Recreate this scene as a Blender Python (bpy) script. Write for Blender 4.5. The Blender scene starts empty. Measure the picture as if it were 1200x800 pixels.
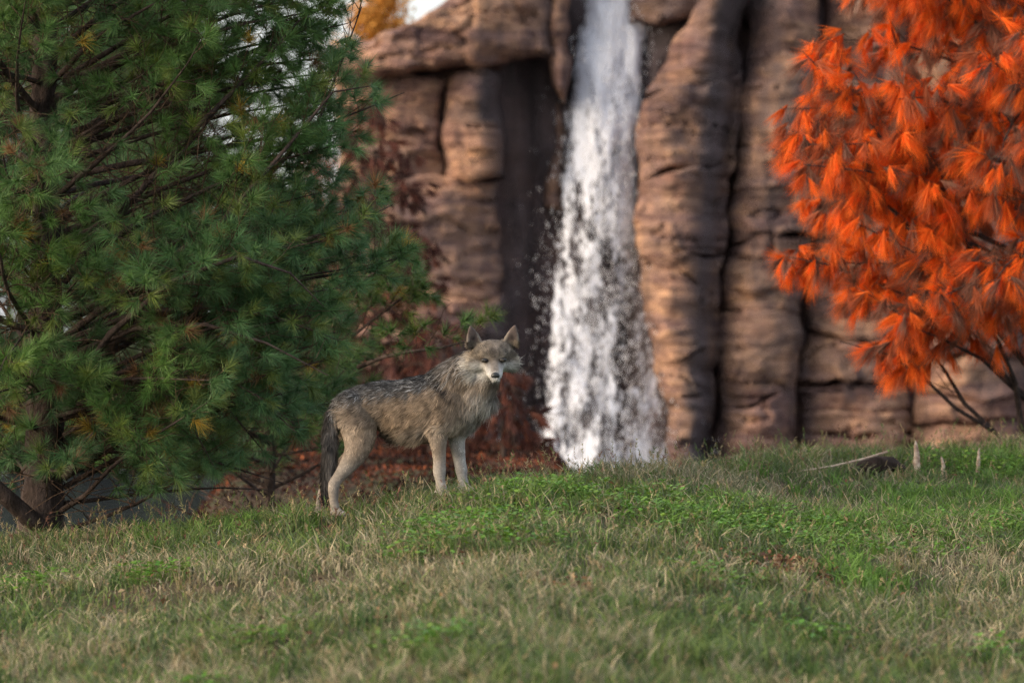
import bpy, math
import numpy as np
from mathutils import Vector

# ------------------------------------------------------------------ camera, sky, sun, exposure
scene = bpy.context.scene
COL = scene.collection
LENS, CAMY, CAMZ = 161.0, -25.0, 0.815
FPX = LENS / 36.0 * 1200.0                      # focal length in photo pixels
cd = bpy.data.cameras.new('camera'); cam = bpy.data.objects.new('camera', cd); COL.objects.link(cam)
cam.location = (0, CAMY, CAMZ); cam.rotation_euler = (math.pi / 2, 0, 0)
cd.lens = LENS; cd.sensor_width = 36.0; cd.clip_start = 0.5; cd.clip_end = 3000
cd.dof.use_dof = True; cd.dof.focus_distance = 24.9; cd.dof.aperture_fstop = 2.7
scene.camera = cam

SUN_EL, SUN_AZ = math.radians(22), math.radians(-112)   # azimuth clockwise from +Y: left, camera side
world = bpy.data.worlds.new('World'); scene.world = world; world.use_nodes = True
wn = world.node_tree; wn.nodes.clear()
sky = wn.nodes.new('ShaderNodeTexSky'); sky.sky_type = 'NISHITA'; sky.sun_disc = False
sky.sun_elevation = SUN_EL; sky.sun_rotation = SUN_AZ
sky.air_density = 1.0; sky.dust_density = 4.5; sky.ozone_density = 1.0
bg = wn.nodes.new('ShaderNodeBackground'); bg.inputs['Strength'].default_value = 0.15
wo = wn.nodes.new('ShaderNodeOutputWorld')
veil = wn.nodes.new('ShaderNodeMix'); veil.data_type = 'RGBA'           # even white cloud veil over the whole dome
veil.inputs[0].default_value = 0.55; veil.inputs[7].default_value = (2.9, 2.95, 3.05, 1)
wn.links.new(sky.outputs[0], veil.inputs[6]); wn.links.new(veil.outputs[2], bg.inputs[0]); wn.links.new(bg.outputs[0], wo.inputs[0])

sd = bpy.data.lights.new('sun', 'SUN'); sun = bpy.data.objects.new('sun', sd); COL.objects.link(sun)
sd.energy = 0.7; sd.angle = math.radians(22); sd.color = (1.0, 0.82, 0.64)
tosun = Vector((math.sin(SUN_AZ) * math.cos(SUN_EL), math.cos(SUN_AZ) * math.cos(SUN_EL), math.sin(SUN_EL)))
sun.rotation_euler = tosun.to_track_quat('Z', 'Y').to_euler()
sun.location = (-8, -8, 8)

scene.view_settings.view_transform = 'Standard'; scene.view_settings.look = 'None'
scene.view_settings.exposure = 1.62; scene.view_settings.gamma = 1.0
scene.render.engine = 'CYCLES'
cy = scene.cycles
cy.use_denoising = True
try:
    cy.denoiser = 'OPENIMAGEDENOISE'; cy.denoising_input_passes = 'RGB_ALBEDO_NORMAL'; cy.denoising_prefilter = 'NONE'
except Exception:
    pass
cy.max_bounces = 7; cy.diffuse_bounces = 3; cy.glossy_bounces = 2; cy.transmission_bounces = 4; cy.transparent_max_bounces = 24
cy.sample_clamp_indirect = 4.0
cy.use_light_tree = False

# ------------------------------------------------------------------ helpers
def s2l(r, g, b):
    f = lambda c: (c / 255 / 12.92) if c / 255 <= 0.04045 else ((c / 255 + 0.055) / 1.055) ** 2.4
    return np.array([f(r), f(g), f(b)])

def at(px, py, y):
    """photo pixel -> point at depth y"""
    k = (y - CAMY) / FPX
    return np.array([(px - 600) * k, y, CAMZ - (py - 400) * k])

def _h(ix, iy, iz):
    n = (ix.astype(np.int64) * 374761393 + iy.astype(np.int64) * 668265263 + iz.astype(np.int64) * 1274126177) & 0xffffffff
    n = ((n ^ (n >> 13)) * 1274126177) & 0xffffffff
    n = n ^ (n >> 16)
    return (n & 0xffff) / 65535.0

def vnoise(x, y, z=0.0):
    x = np.asarray(x, float); y = np.asarray(y, float); z = np.asarray(z, float) + np.zeros_like(x)
    x0, y0, z0 = np.floor(x), np.floor(y), np.floor(z)
    fx, fy, fz = x - x0, y - y0, z - z0
    fx, fy, fz = [f * f * (3 - 2 * f) for f in (fx, fy, fz)]
    r = 0
    for a in (0, 1):
        for b in (0, 1):
            for c in (0, 1):
                w = (fx if a else 1 - fx) * (fy if b else 1 - fy) * (fz if c else 1 - fz)
                r = r + w * _h(x0 + a, y0 + b, z0 + c)
    return r * 2 - 1

def fbm(x, y, z=0.0, o=4, g=0.5):
    s, a = 0, 1.0
    for i in range(o):
        s = s + a * vnoise(np.asarray(x) * 2 ** i + 17.3 * i, np.asarray(y) * 2 ** i - 9.1 * i, np.asarray(z) * 2 ** i + 3.7 * i); a *= g
    return s

def facets(x, y, seed, tilt=.6):
    """blocky relief: every cell its own height and slope; returns relief and a random tone"""
    x = np.asarray(x, float); y = np.asarray(y, float); x0, y0 = np.floor(x), np.floor(y)
    best = np.full(x.shape, 9.0); h = np.zeros_like(x); tone = np.zeros_like(x)
    s0 = np.full(x.shape, int(seed * 7) % 9973)
    for a in (-1, 0, 1):
        for b in (-1, 0, 1):
            ix, iy = x0 + a, y0 + b
            cx = ix + .1 + .8 * _h(ix, iy, s0); cy_ = iy + .1 + .8 * _h(ix, iy, s0 + 1)
            d = (x - cx) ** 2 + (y - cy_) ** 2; m = d < best
            v = (_h(ix, iy, s0 + 2) - .5) + tilt * ((x - cx) * (_h(ix, iy, s0 + 3) - .5) + (y - cy_) * (_h(ix, iy, s0 + 4) - .35)) * 2
            best = np.where(m, d, best); h = np.where(m, v, h); tone = np.where(m, _h(ix, iy, s0 + 5), tone)
    return h, tone

def sstep(a, b, x):
    t = np.clip((np.asarray(x, float) - a) / (b - a), 0, 1); return t * t * (3 - 2 * t)

def nrm(v):
    return v / np.maximum(np.linalg.norm(v, axis=-1, keepdims=True), 1e-9)

def mesh_np(name, verts, faces, mat=None, parent=None, col=None, smooth=False, attrs=None):
    """faces: (M,3) or (M,4) int array, or list of such arrays"""
    fl = faces if isinstance(faces, list) else [faces]
    fl = [np.asarray(f, np.int32) for f in fl if len(f)]
    verts = np.asarray(verts, np.float32)
    me = bpy.data.meshes.new(name)
    me.vertices.add(len(verts)); me.vertices.foreach_set('co', verts.ravel())
    loops = np.concatenate([f.ravel() for f in fl])
    tot = np.concatenate([np.full(len(f), f.shape[1], np.int32) for f in fl])
    start = np.concatenate([[0], np.cumsum(tot)[:-1]]).astype(np.int32)
    me.loops.add(len(loops)); me.loops.foreach_set('vertex_index', loops)
    me.polygons.add(len(tot)); me.polygons.foreach_set('loop_start', start)
    if smooth:
        me.polygons.foreach_set('use_smooth', np.ones(len(tot), bool))
    me.update(calc_edges=True); me.validate()
    if col is not None:
        a = me.color_attributes.new('Col', 'FLOAT_COLOR', 'POINT')
        c = np.ones((len(verts), 4), np.float32); c[:, :3] = col
        a.data.foreach_set('color', c.ravel())
    for k, v in (attrs or {}).items():
        a = me.attributes.new(k, 'FLOAT', 'POINT'); a.data.foreach_set('value', np.asarray(v, np.float32))
    if mat: me.materials.append(mat)
    o = bpy.data.objects.new(name, me); COL.objects.link(o)
    if parent: o.parent = parent
    return o

def empty(name, loc=(0, 0, 0)):
    """things keep world-space parts; the Empty marks the base"""
    o = bpy.data.objects.new(name, None); COL.objects.link(o); o.location = loc; o.empty_display_size = 0.1
    return o

def adopt(root, child):
    child.parent = root
    if root.type == 'EMPTY':
        child.matrix_parent_inverse.translation = -root.location
    return child

def tag(o, label=None, cat=None, group=None, kind=None):
    if label: o['label'] = label
    if cat: o['category'] = cat
    if group: o['group'] = group
    if kind: o['kind'] = kind
    return o

# ---- node material helpers
def newmat(name):
    m = bpy.data.materials.new(name); m.use_nodes = True
    nt = m.node_tree; nt.nodes.clear()
    out = nt.nodes.new('ShaderNodeOutputMaterial')
    return m, nt, out

def N(nt, t, **kw):
    n = nt.nodes.new(t)
    for k, v in kw.items():
        if k in n.inputs: n.inputs[k].default_value = v
        else: setattr(n, k, v)
    return n

def ramp(nt, src, stops, interp='LINEAR'):
    r = nt.nodes.new('ShaderNodeValToRGB'); r.color_ramp.interpolation = interp
    e = r.color_ramp.elements
    while len(e) < len(stops): e.new(0.5)
    for i, (p, c) in enumerate(stops):
        e[i].position = p; e[i].color = (*c, 1) if len(c) == 3 else c
    nt.links.new(src, r.inputs[0]); return r.outputs[0]

def noise(nt, vec, scale, detail=4, rough=0.55, dist=0.0):
    n = N(nt, 'ShaderNodeTexNoise', Scale=scale, Detail=detail, Roughness=rough, Distortion=dist)
    if vec is not None: nt.links.new(vec, n.inputs['Vector'])
    return n.outputs['Fac']

def mapping(nt, sc, src='Object'):
    t = nt.nodes.new('ShaderNodeTexCoord'); m = nt.nodes.new('ShaderNodeMapping')
    m.inputs['Scale'].default_value = sc; nt.links.new(t.outputs[src], m.inputs[0]); return m.outputs[0]

def mixc(nt, fac, a, b, mode='MIX'):
    m = nt.nodes.new('ShaderNodeMix'); m.data_type = 'RGBA'; m.blend_type = mode
    for s, v in ((m.inputs[0], fac), (m.inputs[6], a), (m.inputs[7], b)):
        if hasattr(v, 'links'): nt.links.new(v, s)
        elif isinstance(v, (int, float)): s.default_value = v
        else: s.default_value = (*v, 1) if len(v) == 3 else v
    return m.outputs[2]

def math_(nt, op, a, b=0.0, clamp=False):
    m = nt.nodes.new('ShaderNodeMath'); m.operation = op; m.use_clamp = clamp
    for s, v in ((m.inputs[0], a), (m.inputs[1], b)):
        if hasattr(v, 'links'): nt.links.new(v, s)
        else: s.default_value = v
    return m.outputs[0]

def leaf_mat(name, trans=0.3, rough=0.55, spec=0.3, tint=(1, 1, 1)):
    m, nt, out = newmat(name)
    a = N(nt, 'ShaderNodeAttribute', attribute_name='Col')
    p = N(nt, 'ShaderNodeBsdfPrincipled', Roughness=rough); p.inputs['Specular IOR Level'].default_value = spec
    t = N(nt, 'ShaderNodeBsdfTranslucent'); mx = N(nt, 'ShaderNodeMixShader'); mx.inputs[0].default_value = trans
    nt.links.new(a.outputs['Color'], p.inputs['Base Color'])
    nt.links.new(mixc(nt, 1.0, a.outputs['Color'], tint, 'MULTIPLY'), t.inputs['Color'])
    nt.links.new(p.outputs[0], mx.inputs[1]); nt.links.new(t.outputs[0], mx.inputs[2]); nt.links.new(mx.outputs[0], out.inputs[0])
    return m

def bark_mat(name, c1, c2, scale=18):
    m, nt, out = newmat(name)
    v = mapping(nt, (1, 1, 0.35))
    n = noise(nt, v, scale, 6, 0.65, 0.4)
    c = ramp(nt, n, [(0.3, c1), (0.62, c2)])
    p = N(nt, 'ShaderNodeBsdfPrincipled', Roughness=0.9)
    p.inputs['Specular IOR Level'].default_value = 0.15
    b = N(nt, 'ShaderNodeBump', Strength=1.0, Distance=0.04)
    nt.links.new(n, b.inputs['Height']); nt.links.new(b.outputs[0], p.inputs['Normal'])
    nt.links.new(c, p.inputs['Base Color']); nt.links.new(p.outputs[0], out.inputs[0])
    return m

# ------------------------------------------------------------------ terrain
CX = np.array([-40, -8, -2.8, -1.9, -1.0, -.38, .2, 1.0, 1.65, 3.0, 4.2, 8, 40])
CZ = np.array([-.9, -.6, -.33, -.24, -.150, -.012, .045, .03, .02, .075, .12, .3, .6])
CY = np.array([0.6, .6, .6, .5, .15, .15, .7, 2.0, 4.0, 6.0, 7.0, 9, 10])
def _smooth_interp(x, xs, ys):
    w = 0.25
    return sum(np.interp(np.asarray(x, float) + d, xs, ys) for d in (-w, -w / 2, 0, w / 2, w)) / 5

POND_Z = -0.78
def terrain(x, y):
    x = np.asarray(x, float); y = np.asarray(y, float)
    zc = _smooth_interp(x, CX, CZ); yc = _smooth_interp(x, CX, CY)
    d = y - yc
    front = -0.058 * np.clip(-d, 0, 30) - 0.35 * (1 - np.exp(-np.clip(-d - 12, 0, 30) / 8)) * 0
    dd = np.clip(d, 0, None)
    back = -np.where(dd < 1.2, 0.12 * dd * dd, 0.173 + 0.29 * (dd - 1.2))
    z = zc + np.where(d < 0, front, back)
    low = -1.25 + 0 * x
    # leaf-strewn bank behind the wolf
    u = sstep(-3.1, -2.1, x) * (1 - sstep(0.2, 1.3, x)); v = sstep(6.5, 10.5, y) * (1 - sstep(22, 26, y))
    bank = -0.26 - 0.02 * (y - 11) * 0 + 0.06 * fbm(x * .9, y * .6, 5.0, 2)
    low = low + (bank + 1.25) * u * v
    far = sstep(31, 40, y); low = low + far * (0.25 + 1.25 - 0.6)
    low = low + sstep(-6, -14, x) * sstep(4, 12, y) * 1.2
    z = np.where(d > 0.5, np.maximum(z, low), z)
    near = np.exp(-((y + 4) / 14.0) ** 2)
    z = z + near * (0.035 * fbm(x * 1.1, y * 1.1, 1.0, 3) + 0.012 * fbm(x * 4, y * 4, 2.0, 2))
    return z

def axis(parts):
    return np.unique(np.concatenate([np.arange(a, b, s) for a, b, s in parts]))
gx = axis([(-400, -40, 30), (-40, -8, 2), (-8, -4.5, .5), (-4.5, 5, 0.12), (5, 8, .5), (8, 40, 2), (40, 401, 30)])
gy = axis([(-60, -12, 2), (-12, 9, 0.15), (9, 11, .3), (11, 40, 0.5), (40, 100, 4), (100, 1401, 100)])
GX, GY = np.meshgrid(gx, gy); GZ = terrain(GX, GY)
nx, ny = len(gx), len(gy)
idx = np.arange(nx * ny).reshape(ny, nx)
quads = np.stack([idx[:-1, :-1], idx[:-1, 1:], idx[1:, 1:], idx[1:, :-1]], -1).reshape(-1, 4)

m_soil, nt, out = newmat('thatch_and_soil')
v = mapping(nt, (1, 1, 1))
n1 = noise(nt, v, 1.3, 4); n2 = noise(nt, v, 45, 5, 0.7); n3 = noise(nt, v, 6, 4)
c = mixc(nt, ramp(nt, n1, [(0.38, (0, 0, 0)), (0.62, (1, 1, 1))]), (0.075, 0.052, 0.034), (0.055, 0.060, 0.026))
c = mixc(nt, ramp(nt, n3, [(0.5, (0, 0, 0)), (0.72, (1, 1, 1))]), c, (0.13, 0.095, 0.058))
c = mixc(nt, 0.75, c, ramp(nt, n2, [(0.25, (0.25, 0.25, 0.25)), (0.75, (1.5, 1.5, 1.5))]), 'MULTIPLY')
p = N(nt, 'ShaderNodeBsdfPrincipled', Roughness=0.95); p.inputs['Specular IOR Level'].default_value = 0.1
b = N(nt, 'ShaderNodeBump', Strength=0.7, Distance=0.02); nt.links.new(n2, b.inputs['Height'])
nt.links.new(b.outputs[0], p.inputs['Normal']); nt.links.new(c, p.inputs['Base Color']); nt.links.new(p.outputs[0], out.inputs[0])
ground = mesh_np('ground', np.stack([GX, GY, GZ], -1).reshape(-1, 3), quads, m_soil, smooth=True)
tag(ground, 'grassy hillside ground sloping up to the crest', 'ground', kind='structure')

# pond
m_pond, nt, out = newmat('pond_water')
p = N(nt, 'ShaderNodeBsdfPrincipled', Roughness=0.12); p.inputs['Base Color'].default_value = (0.03, 0.034, 0.038, 1)
b = N(nt, 'ShaderNodeBump', Strength=0.25, Distance=0.05); nt.links.new(noise(nt, mapping(nt, (1, 1.6, 1)), 2.5, 4), b.inputs['Height'])
nt.links.new(b.outputs[0], p.inputs['Normal']); nt.links.new(p.outputs[0], out.inputs[0])
px_, py_ = np.linspace(-9.5, 9, 20), np.linspace(2.2, 31.5, 30)
PX, PY = np.meshgrid(px_, py_); i2 = np.arange(600).reshape(30, 20)
pond = mesh_np('pond', np.stack([PX, PY, 0 * PX + POND_Z + .004 * vnoise(PX * 3, PY * 3)], -1).reshape(-1, 3),
               np.stack([i2[:-1, :-1], i2[:-1, 1:], i2[1:, 1:], i2[1:, :-1]], -1).reshape(-1, 4), m_pond, smooth=True)
tag(pond, 'still grey pond below the waterfall', 'pond', kind='structure')

# ------------------------------------------------------------------ cliff
CLY = 30.0
def rock_material(name, wet_default=None):
    m, nt, out = newmat(name)
    tc = nt.nodes.new('ShaderNodeTexCoord')
    def mp(sc):
        mm = nt.nodes.new('ShaderNodeMapping'); mm.inputs['Scale'].default_value = sc
        nt.links.new(tc.outputs['Object'], mm.inputs[0]); return mm.outputs[0]
    band = noise(nt, mp((0.5, 0.5, 2.2)), 1.1, 5, 0.6, 0.6)
    c = ramp(nt, band, [(0.30, (0.155, 0.100, 0.094)), (0.43, (0.29, 0.170, 0.135)), (0.53, (0.48, 0.290, 0.185)), (0.60, (0.40, 0.235, 0.165)), (0.74, (0.29, 0.170, 0.142))])
    blot = noise(nt, mp((1, 1, 1)), 1.7, 5, 0.6)
    c = mixc(nt, ramp(nt, blot, [(0.48, (0, 0, 0)), (0.68, (0.8, 0.8, 0.8))]), c, (0.20, 0.128, 0.122))
    streak = noise(nt, mp((2.6, 2.6, 0.16)), 1.6, 5, 0.6, 0.3)
    c = mixc(nt, ramp(nt, streak, [(0.50, (0, 0, 0)), (0.66, (0.75, 0.75, 0.75))]), c, (0.085, 0.058, 0.055))
    fine = noise(nt, mp((1, 1, 2.5)), 9, 6, 0.7)
    c = mixc(nt, 0.55, c, ramp(nt, fine, [(0.25, (0.5, 0.5, 0.5)), (0.75, (1.35, 1.35, 1.35))]), 'MULTIPLY')
    tone = N(nt, 'ShaderNodeAttribute', attribute_name='tone')
    c = mixc(nt, .8, c, ramp(nt, tone.outputs['Fac'], [(0.15, (.62, .56, .60)), (.5, (1, 1, 1)), (.85, (1.25, 1.18, 1.05))]), 'MULTIPLY')
    lines = noise(nt, mp((0.55, 0.55, 5.5)), 1.3, 6, 0.62, 0.35)
    c = mixc(nt, ramp(nt, lines, [(0.455, (0, 0, 0)), (0.49, (.8, .8, .8)), (0.51, (.8, .8, .8)), (0.545, (0, 0, 0))]), c, mixc(nt, 1.0, c, (.45, .40, .42), 'MULTIPLY'))
    wet = N(nt, 'ShaderNodeAttribute', attribute_name='wet')
    c = mixc(nt, wet.outputs['Fac'], c, mixc(nt, 0.9, (0.070, 0.056, 0.058), ramp(nt, streak, [(0.3, (0.5, 0.5, 0.5)), (0.7, (1.7, 1.6, 1.6))]), 'MULTIPLY'))
    p = N(nt, 'ShaderNodeBsdfPrincipled'); p.inputs['Specular IOR Level'].default_value = 0.3
    nt.links.new(c, p.inputs['Base Color'])
    nt.links.new(math_(nt, 'MULTIPLY_ADD', wet.outputs['Fac'], -0.4), p.inputs['Roughness'])
    p.inputs['Roughness'].default_value = 0.85
    for n in nt.nodes:
        if n.type == 'MATH': n.inputs[2].default_value = 0.88
    b = N(nt, 'ShaderNodeBump', Strength=0.9, Distance=0.06); nt.links.new(math_(nt, 'ADD', fine, lines), b.inputs['Height'])
    nt.links.new(b.outputs[0], p.inputs['Normal']); nt.links.new(p.outputs[0], out.inputs[0])
    return m
m_rock = rock_material('red_sandstone')

cliff = empty('cliff', tuple(at(760, 545, CLY)))
tag(cliff, 'tall layered red sandstone cliff behind the waterfall', 'cliff', kind='structure')

def poly(p):
    a = np.array(p, float)
    return lambda t: np.interp(t, a[:, 0], a[:, 1])

def slab(xl, xr, top, bot, depth, bulge=0.35, r=0.08, h=0.10, seed=0, cs=None, wet=None, back=0.7, rough=0.10, power=2.4, skew=0.0):
    """xl(py), xr(py): side edges in cliff-plane px; top(u), bot(u): px rows of joints."""
    wpx = xr((top(.5) + bot(.5)) / 2) - xl((top(.5) + bot(.5)) / 2); hpx = bot(.5) - top(.5)
    nu = int(np.clip(wpx / 3.4, 8, 64)); nv = int(np.clip(hpx / 3.4, 7, 80))
    U, V = np.meshgrid(np.linspace(0, 1, nu), np.linspace(0, 1, nv))
    tp, bt = top(U), bot(U)
    kt, kb = np.round(tp[0, nu // 2]), np.round(bt[0, nu // 2])
    tp = tp + 6 * fbm(U * wpx / 34, kt + 0 * U, 1.0, 4); bt = bt + 6 * fbm(U * wpx / 34, kb + 0 * U, 1.0, 4)
    py = tp + (bt - tp) * V
    cs = seed if cs is None else cs
    l = xl(py) + 6 * fbm(py / 40, cs + 20 + 0 * py, 0, 4); rr = xr(py) + 6 * fbm(py / 40, cs + 30 + 0 * py, 0, 4)
    pxx = l + (rr - l) * U
    k = (CLY - CAMY) / FPX
    X = (pxx - 600) * k; Z = CAMZ - (py - 400) * k
    eu = np.minimum(U, 1 - U) * (rr - l) * k; ev = np.minimum(V, 1 - V) * (bt - tp) * k
    ru = r * (1.0 + .6 * vnoise(py / 30, seed + 3 + 0 * py)); rv = r * (.75 + .5 * vnoise(pxx / 30, seed + 5 + 0 * py))
    rec = lambda e, q: 1 - np.sqrt(np.clip(1 - (1 - np.clip(e / np.maximum(q, .02), 0, 1)) ** 2, 0, 1))
    rc = h * np.maximum(rec(eu, ru), rec(ev, rv))
    s = np.clip(2 * U - 1 - skew, -1, 1)
    bl = bulge * (1 - np.abs(s) ** power)
    st = (Z * (2.6 + .5 * vnoise(X * .3, seed + 0 * X)) + .55 * fbm(X * .9, Z * .6, seed * .3, 3)) % 1.0       # worn ledges
    nz = rough * fbm(X * 1.3 + seed, Z * 1.9, seed * .7, 5, .55) + 0.07 * np.abs(fbm(X * .8, Z * 5 + .5 * X, seed * 1.3, 3))
    nz = nz + .065 * (st ** 4) * (.35 + .65 * sstep(-.3, .5, vnoise(X * 1.1, Z * .8, seed + 2.0)))
    wx, wz = X + .12 * fbm(X * 2, Z * 2, seed, 3), Z + .08 * fbm(X * 2, Z * 2, seed + 5, 3)
    f1_, t1_ = facets(wx * 1.5, wz * 2.3, seed); f2_, t2_ = facets(wx * 3.6, wz * 6.0, seed + 50)
    nz = nz * .75 - .11 * f1_ - .06 * f2_
    crack = np.abs(fbm(X * .55 + seed, Z * 2.2, seed * .9, 3)); nz = nz + .12 * np.exp(-(crack / .035) ** 2)
    Y = CLY + depth - bl + rc + nz
    P = np.stack([X, Y, Z], -1)
    # a collar that runs back into the cliff
    cen = P.mean((0, 1))
    G = np.zeros((nv + 2, nu + 2, 3)); G[1:-1, 1:-1] = P
    G[0, 1:-1] = P[0]; G[-1, 1:-1] = P[-1]; G[1:-1, 0] = P[:, 0]; G[1:-1, -1] = P[:, -1]
    G[0, 0], G[0, -1], G[-1, 0], G[-1, -1] = P[0, 0], P[0, -1], P[-1, 0], P[-1, -1]
    ring = np.zeros((nv + 2, nu + 2), bool); ring[0] = ring[-1] = True; ring[:, 0] = ring[:, -1] = True
    G[ring, 1] += back
    i = np.arange((nv + 2) * (nu + 2)).reshape(nv + 2, nu + 2)
    q = np.stack([i[:-1, :-1], i[1:, :-1], i[1:, 1:], i[:-1, 1:]], -1).reshape(-1, 4)
    w = np.zeros((nv + 2, nu + 2)); tn = np.zeros((nv + 2, nu + 2)); tn[1:-1, 1:-1] = .65 * t1_ + .35 * t2_; tn[0] = tn[1]; tn[-1] = tn[-2]; tn[:, 0] = tn[:, 1]; tn[:, -1] = tn[:, -2]
    if wet is not None:
        w[1:-1, 1:-1] = wet(pxx, py); w[0] = w[1]; w[-1] = w[-2]; w[:, 0] = w[:, 1]; w[:, -1] = w[:, -2]
    o = mesh_np('rock_slab', G.reshape(-1, 3), q, m_rock, smooth=True, attrs={'wet': np.clip(w, 0, 1).ravel(), 'tone': tn.ravel()})
    return adopt(cliff, o)

C = lambda v: (lambda t: v + 0 * np.asarray(t, float))
def L(a, b, c=None):
    if c is None: return lambda u: a + (b - a) * np.asarray(u, float)
    return lambda u: np.interp(u, [0, .5, 1], [a, b, c])

def stack(xl, xr, joints, depth, seed, **kw):
    rng = np.random.default_rng(seed)
    off = kw.pop('off', 0.10); gap = kw.pop('gap', -.6)
    for k in range(len(joints) - 1):
        a, b = joints[k], joints[k + 1]
        slab(xl, xr, (lambda u, a=a: a(u) + gap), (lambda u, b=b: b(u) - gap), depth + off * rng.uniform(-1, 1), seed=seed * 13 + k * 3.1, cs=seed, **kw)

# wet stains beside the fall and down the groove of the right buttress
def wet_groove(px, py):
    c = np.interp(py, [-200, 0, 60, 160, 240, 330, 520], [885, 866, 850, 840, 827, 824, 822])
    wd = np.interp(py, [-200, 0, 120, 250, 520], [18, 22, 30, 28, 20])
    n = 12 * fbm(px / 30, py / 110, 4.0, 3)
    return 0.95 * np.exp(-((px - c + n) / wd) ** 2) + 0.35 * sstep(-.1, .6, fbm(px / 45, py / 60, 8.0, 3))
def wet_left(px, py):
    return 0.95 * sstep(555, 600, px + 14 * fbm(px / 30, py / 60, 4.0, 3)) + 0.45 * sstep(.0, .6, fbm(px / 60, py / 45, 8.0, 3)) + 0.5 * sstep(330, 460, py)
def wet_soft(px, py):
    return 0.6 * sstep(.05, .6, fbm(px / 40, py / 55, 18.0, 4))

# left buttress
xlB = poly([(-300, 395), (700, 395)])
slab(xlB, C(652), L(62, 6, -75), L(98, 84, 66), -0.45, bulge=.40, r=.22, h=.28, seed=3, wet=lambda x, y: .75 * sstep(608, 645, x) + wet_soft(x, y) * .6, back=2.0)
slab(xlB, C(520), L(94, 90), L(213, 211), -.12, bulge=.25, r=.05, h=.04, seed=11, wet=wet_soft)
slab(C(521), C(593), L(90, 80), L(210, 208), -.24, bulge=.32, r=.12, h=.12, seed=14, wet=wet_left)
slab(xlB, C(586), L(211, 209), L(352, 350), -.12, bulge=.28, r=.06, h=.05, seed=17, wet=wet_left)
slab(xlB, C(596), L(351, 349), L(640, 640), -.12, bulge=.35, r=.06, h=.05, seed=24, wet=wet_left)
# thin pillar by the lip of the fall
slab(C(644), poly([(-300, 676), (0, 674), (60, 668), (110, 664)]), C(-290), L(96, 110, 120), -.25, bulge=.2, r=.09, h=.11, seed=31, wet=lambda x, y: .25 + 0 * x, back=1.3)
slab(poly([(110, 652), (240, 640)]), poly([(110, 668), (240, 662)]), L(118, 124), L(236, 244), .45, bulge=.18, r=.09, seed=33, wet=lambda x, y: .45 + 0 * x)

# plain rock behind the joints
for (a, b_, t_) in ((397, 588, 70), (760, 1420, -290)):
    nu, nv = int((b_ - a) / 8), int((660 - t_) / 8)
    U, V = np.meshgrid(np.linspace(a, b_, nu), np.linspace(t_, 660, nv)); k_ = (CLY - CAMY) / FPX
    X = (U - 600) * k_; Z = CAMZ - (V - 400) * k_; Y = CLY + .12 + .06 * fbm(X * 2, Z * 2, 3, 3)
    i = np.arange(nu * nv).reshape(nv, nu)
    o = mesh_np('rock_wall', np.stack([X, Y, Z], -1).reshape(-1, 3), np.stack([i[:-1, :-1], i[1:, :-1], i[1:, 1:], i[:-1, 1:]], -1).reshape(-1, 4), m_rock, smooth=True, attrs={'wet': np.full(X.size, .5)})
    adopt(cliff, o)
# recess behind the water
nu, nv = 60, 110
U, V = np.meshgrid(np.linspace(560, 830, nu), np.linspace(-300, 660, nv))
k_ = (CLY - CAMY) / FPX
X = (U - 600) * k_; Z = CAMZ - (V - 400) * k_
Y = CLY + .15 + .35 * sstep(592, 640, U) * (1 - sstep(730, 770, U)) + .22 * fbm(X * 2.2, Z * .5, 3, 4) + .07 * fbm(X * 3, Z * 4, 6, 3) - .1 * sstep(430, 640, V)
i = np.arange(nu * nv).reshape(nv, nu)
o = mesh_np('rock_wall', np.stack([X, Y, Z], -1).reshape(-1, 3), np.stack([i[:-1, :-1], i[1:, :-1], i[1:, 1:], i[:-1, 1:]], -1).reshape(-1, 4), m_rock, smooth=True,
            attrs={'wet': np.clip(.98 + .25 * fbm(X * 1.5, Z * .6, 9, 3), 0, 1).ravel()})
adopt(cliff, o); o['label'] = 'dark wet rock recess behind the falling water'

# right of the fall: shadowed shoulder under an overhang
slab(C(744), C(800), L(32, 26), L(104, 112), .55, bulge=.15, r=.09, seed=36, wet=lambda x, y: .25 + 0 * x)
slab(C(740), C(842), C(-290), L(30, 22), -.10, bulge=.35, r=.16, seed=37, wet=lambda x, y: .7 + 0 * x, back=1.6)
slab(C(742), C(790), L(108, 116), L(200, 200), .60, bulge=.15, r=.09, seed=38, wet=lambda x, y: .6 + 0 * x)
# buttress beside the fall
xlD = poly([(-300, 850), (0, 829), (25, 812), (50, 792), (85, 770), (112, 756), (180, 748), (260, 742), (300, 748), (380, 756), (440, 774), (500, 784), (640, 790)])
xrD = poly([(-300, 884), (0, 871), (100, 868), (180, 861), (250, 850), (330, 841), (420, 838), (520, 833), (640, 832)])
stack(xlD, xrD, [C(-290), L(118, 108, 92), L(212, 196, 200), L(304, 300, 296), L(470, 466, 470), C(650)],
      -.55, 41, bulge=.55, r=.045, h=.03, wet=wet_groove, off=.03, skew=-.15, power=2.6)
xlE = poly([(-300, 890), (0, 876), (100, 872), (180, 865), (250, 854), (330, 845), (420, 842), (520, 837), (640, 836)])
xrE = poly([(-300, 975), (0, 960), (150, 956), (250, 950), (330, 945), (400, 936), (450, 931), (640, 930)])
def wet_e(px, py): return wet_groove(px, py) + .8 * sstep(915, 950, px) * sstep(300, 380, py) + .4 * wet_soft(px, py)
stack(xlE, xrE, [C(-290), L(84, 68, 74), L(178, 172, 170), L(290, 278, 280), L(366, 360, 364), L(478, 470, 460), C(545), C(650)],
      -.35, 43, bulge=.5, r=.045, h=.035, wet=wet_e, off=.04)
xlF = poly([(-300, 978), (0, 963), (150, 959), (250, 953), (330, 948), (400, 939), (450, 934), (640, 933)])
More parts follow.
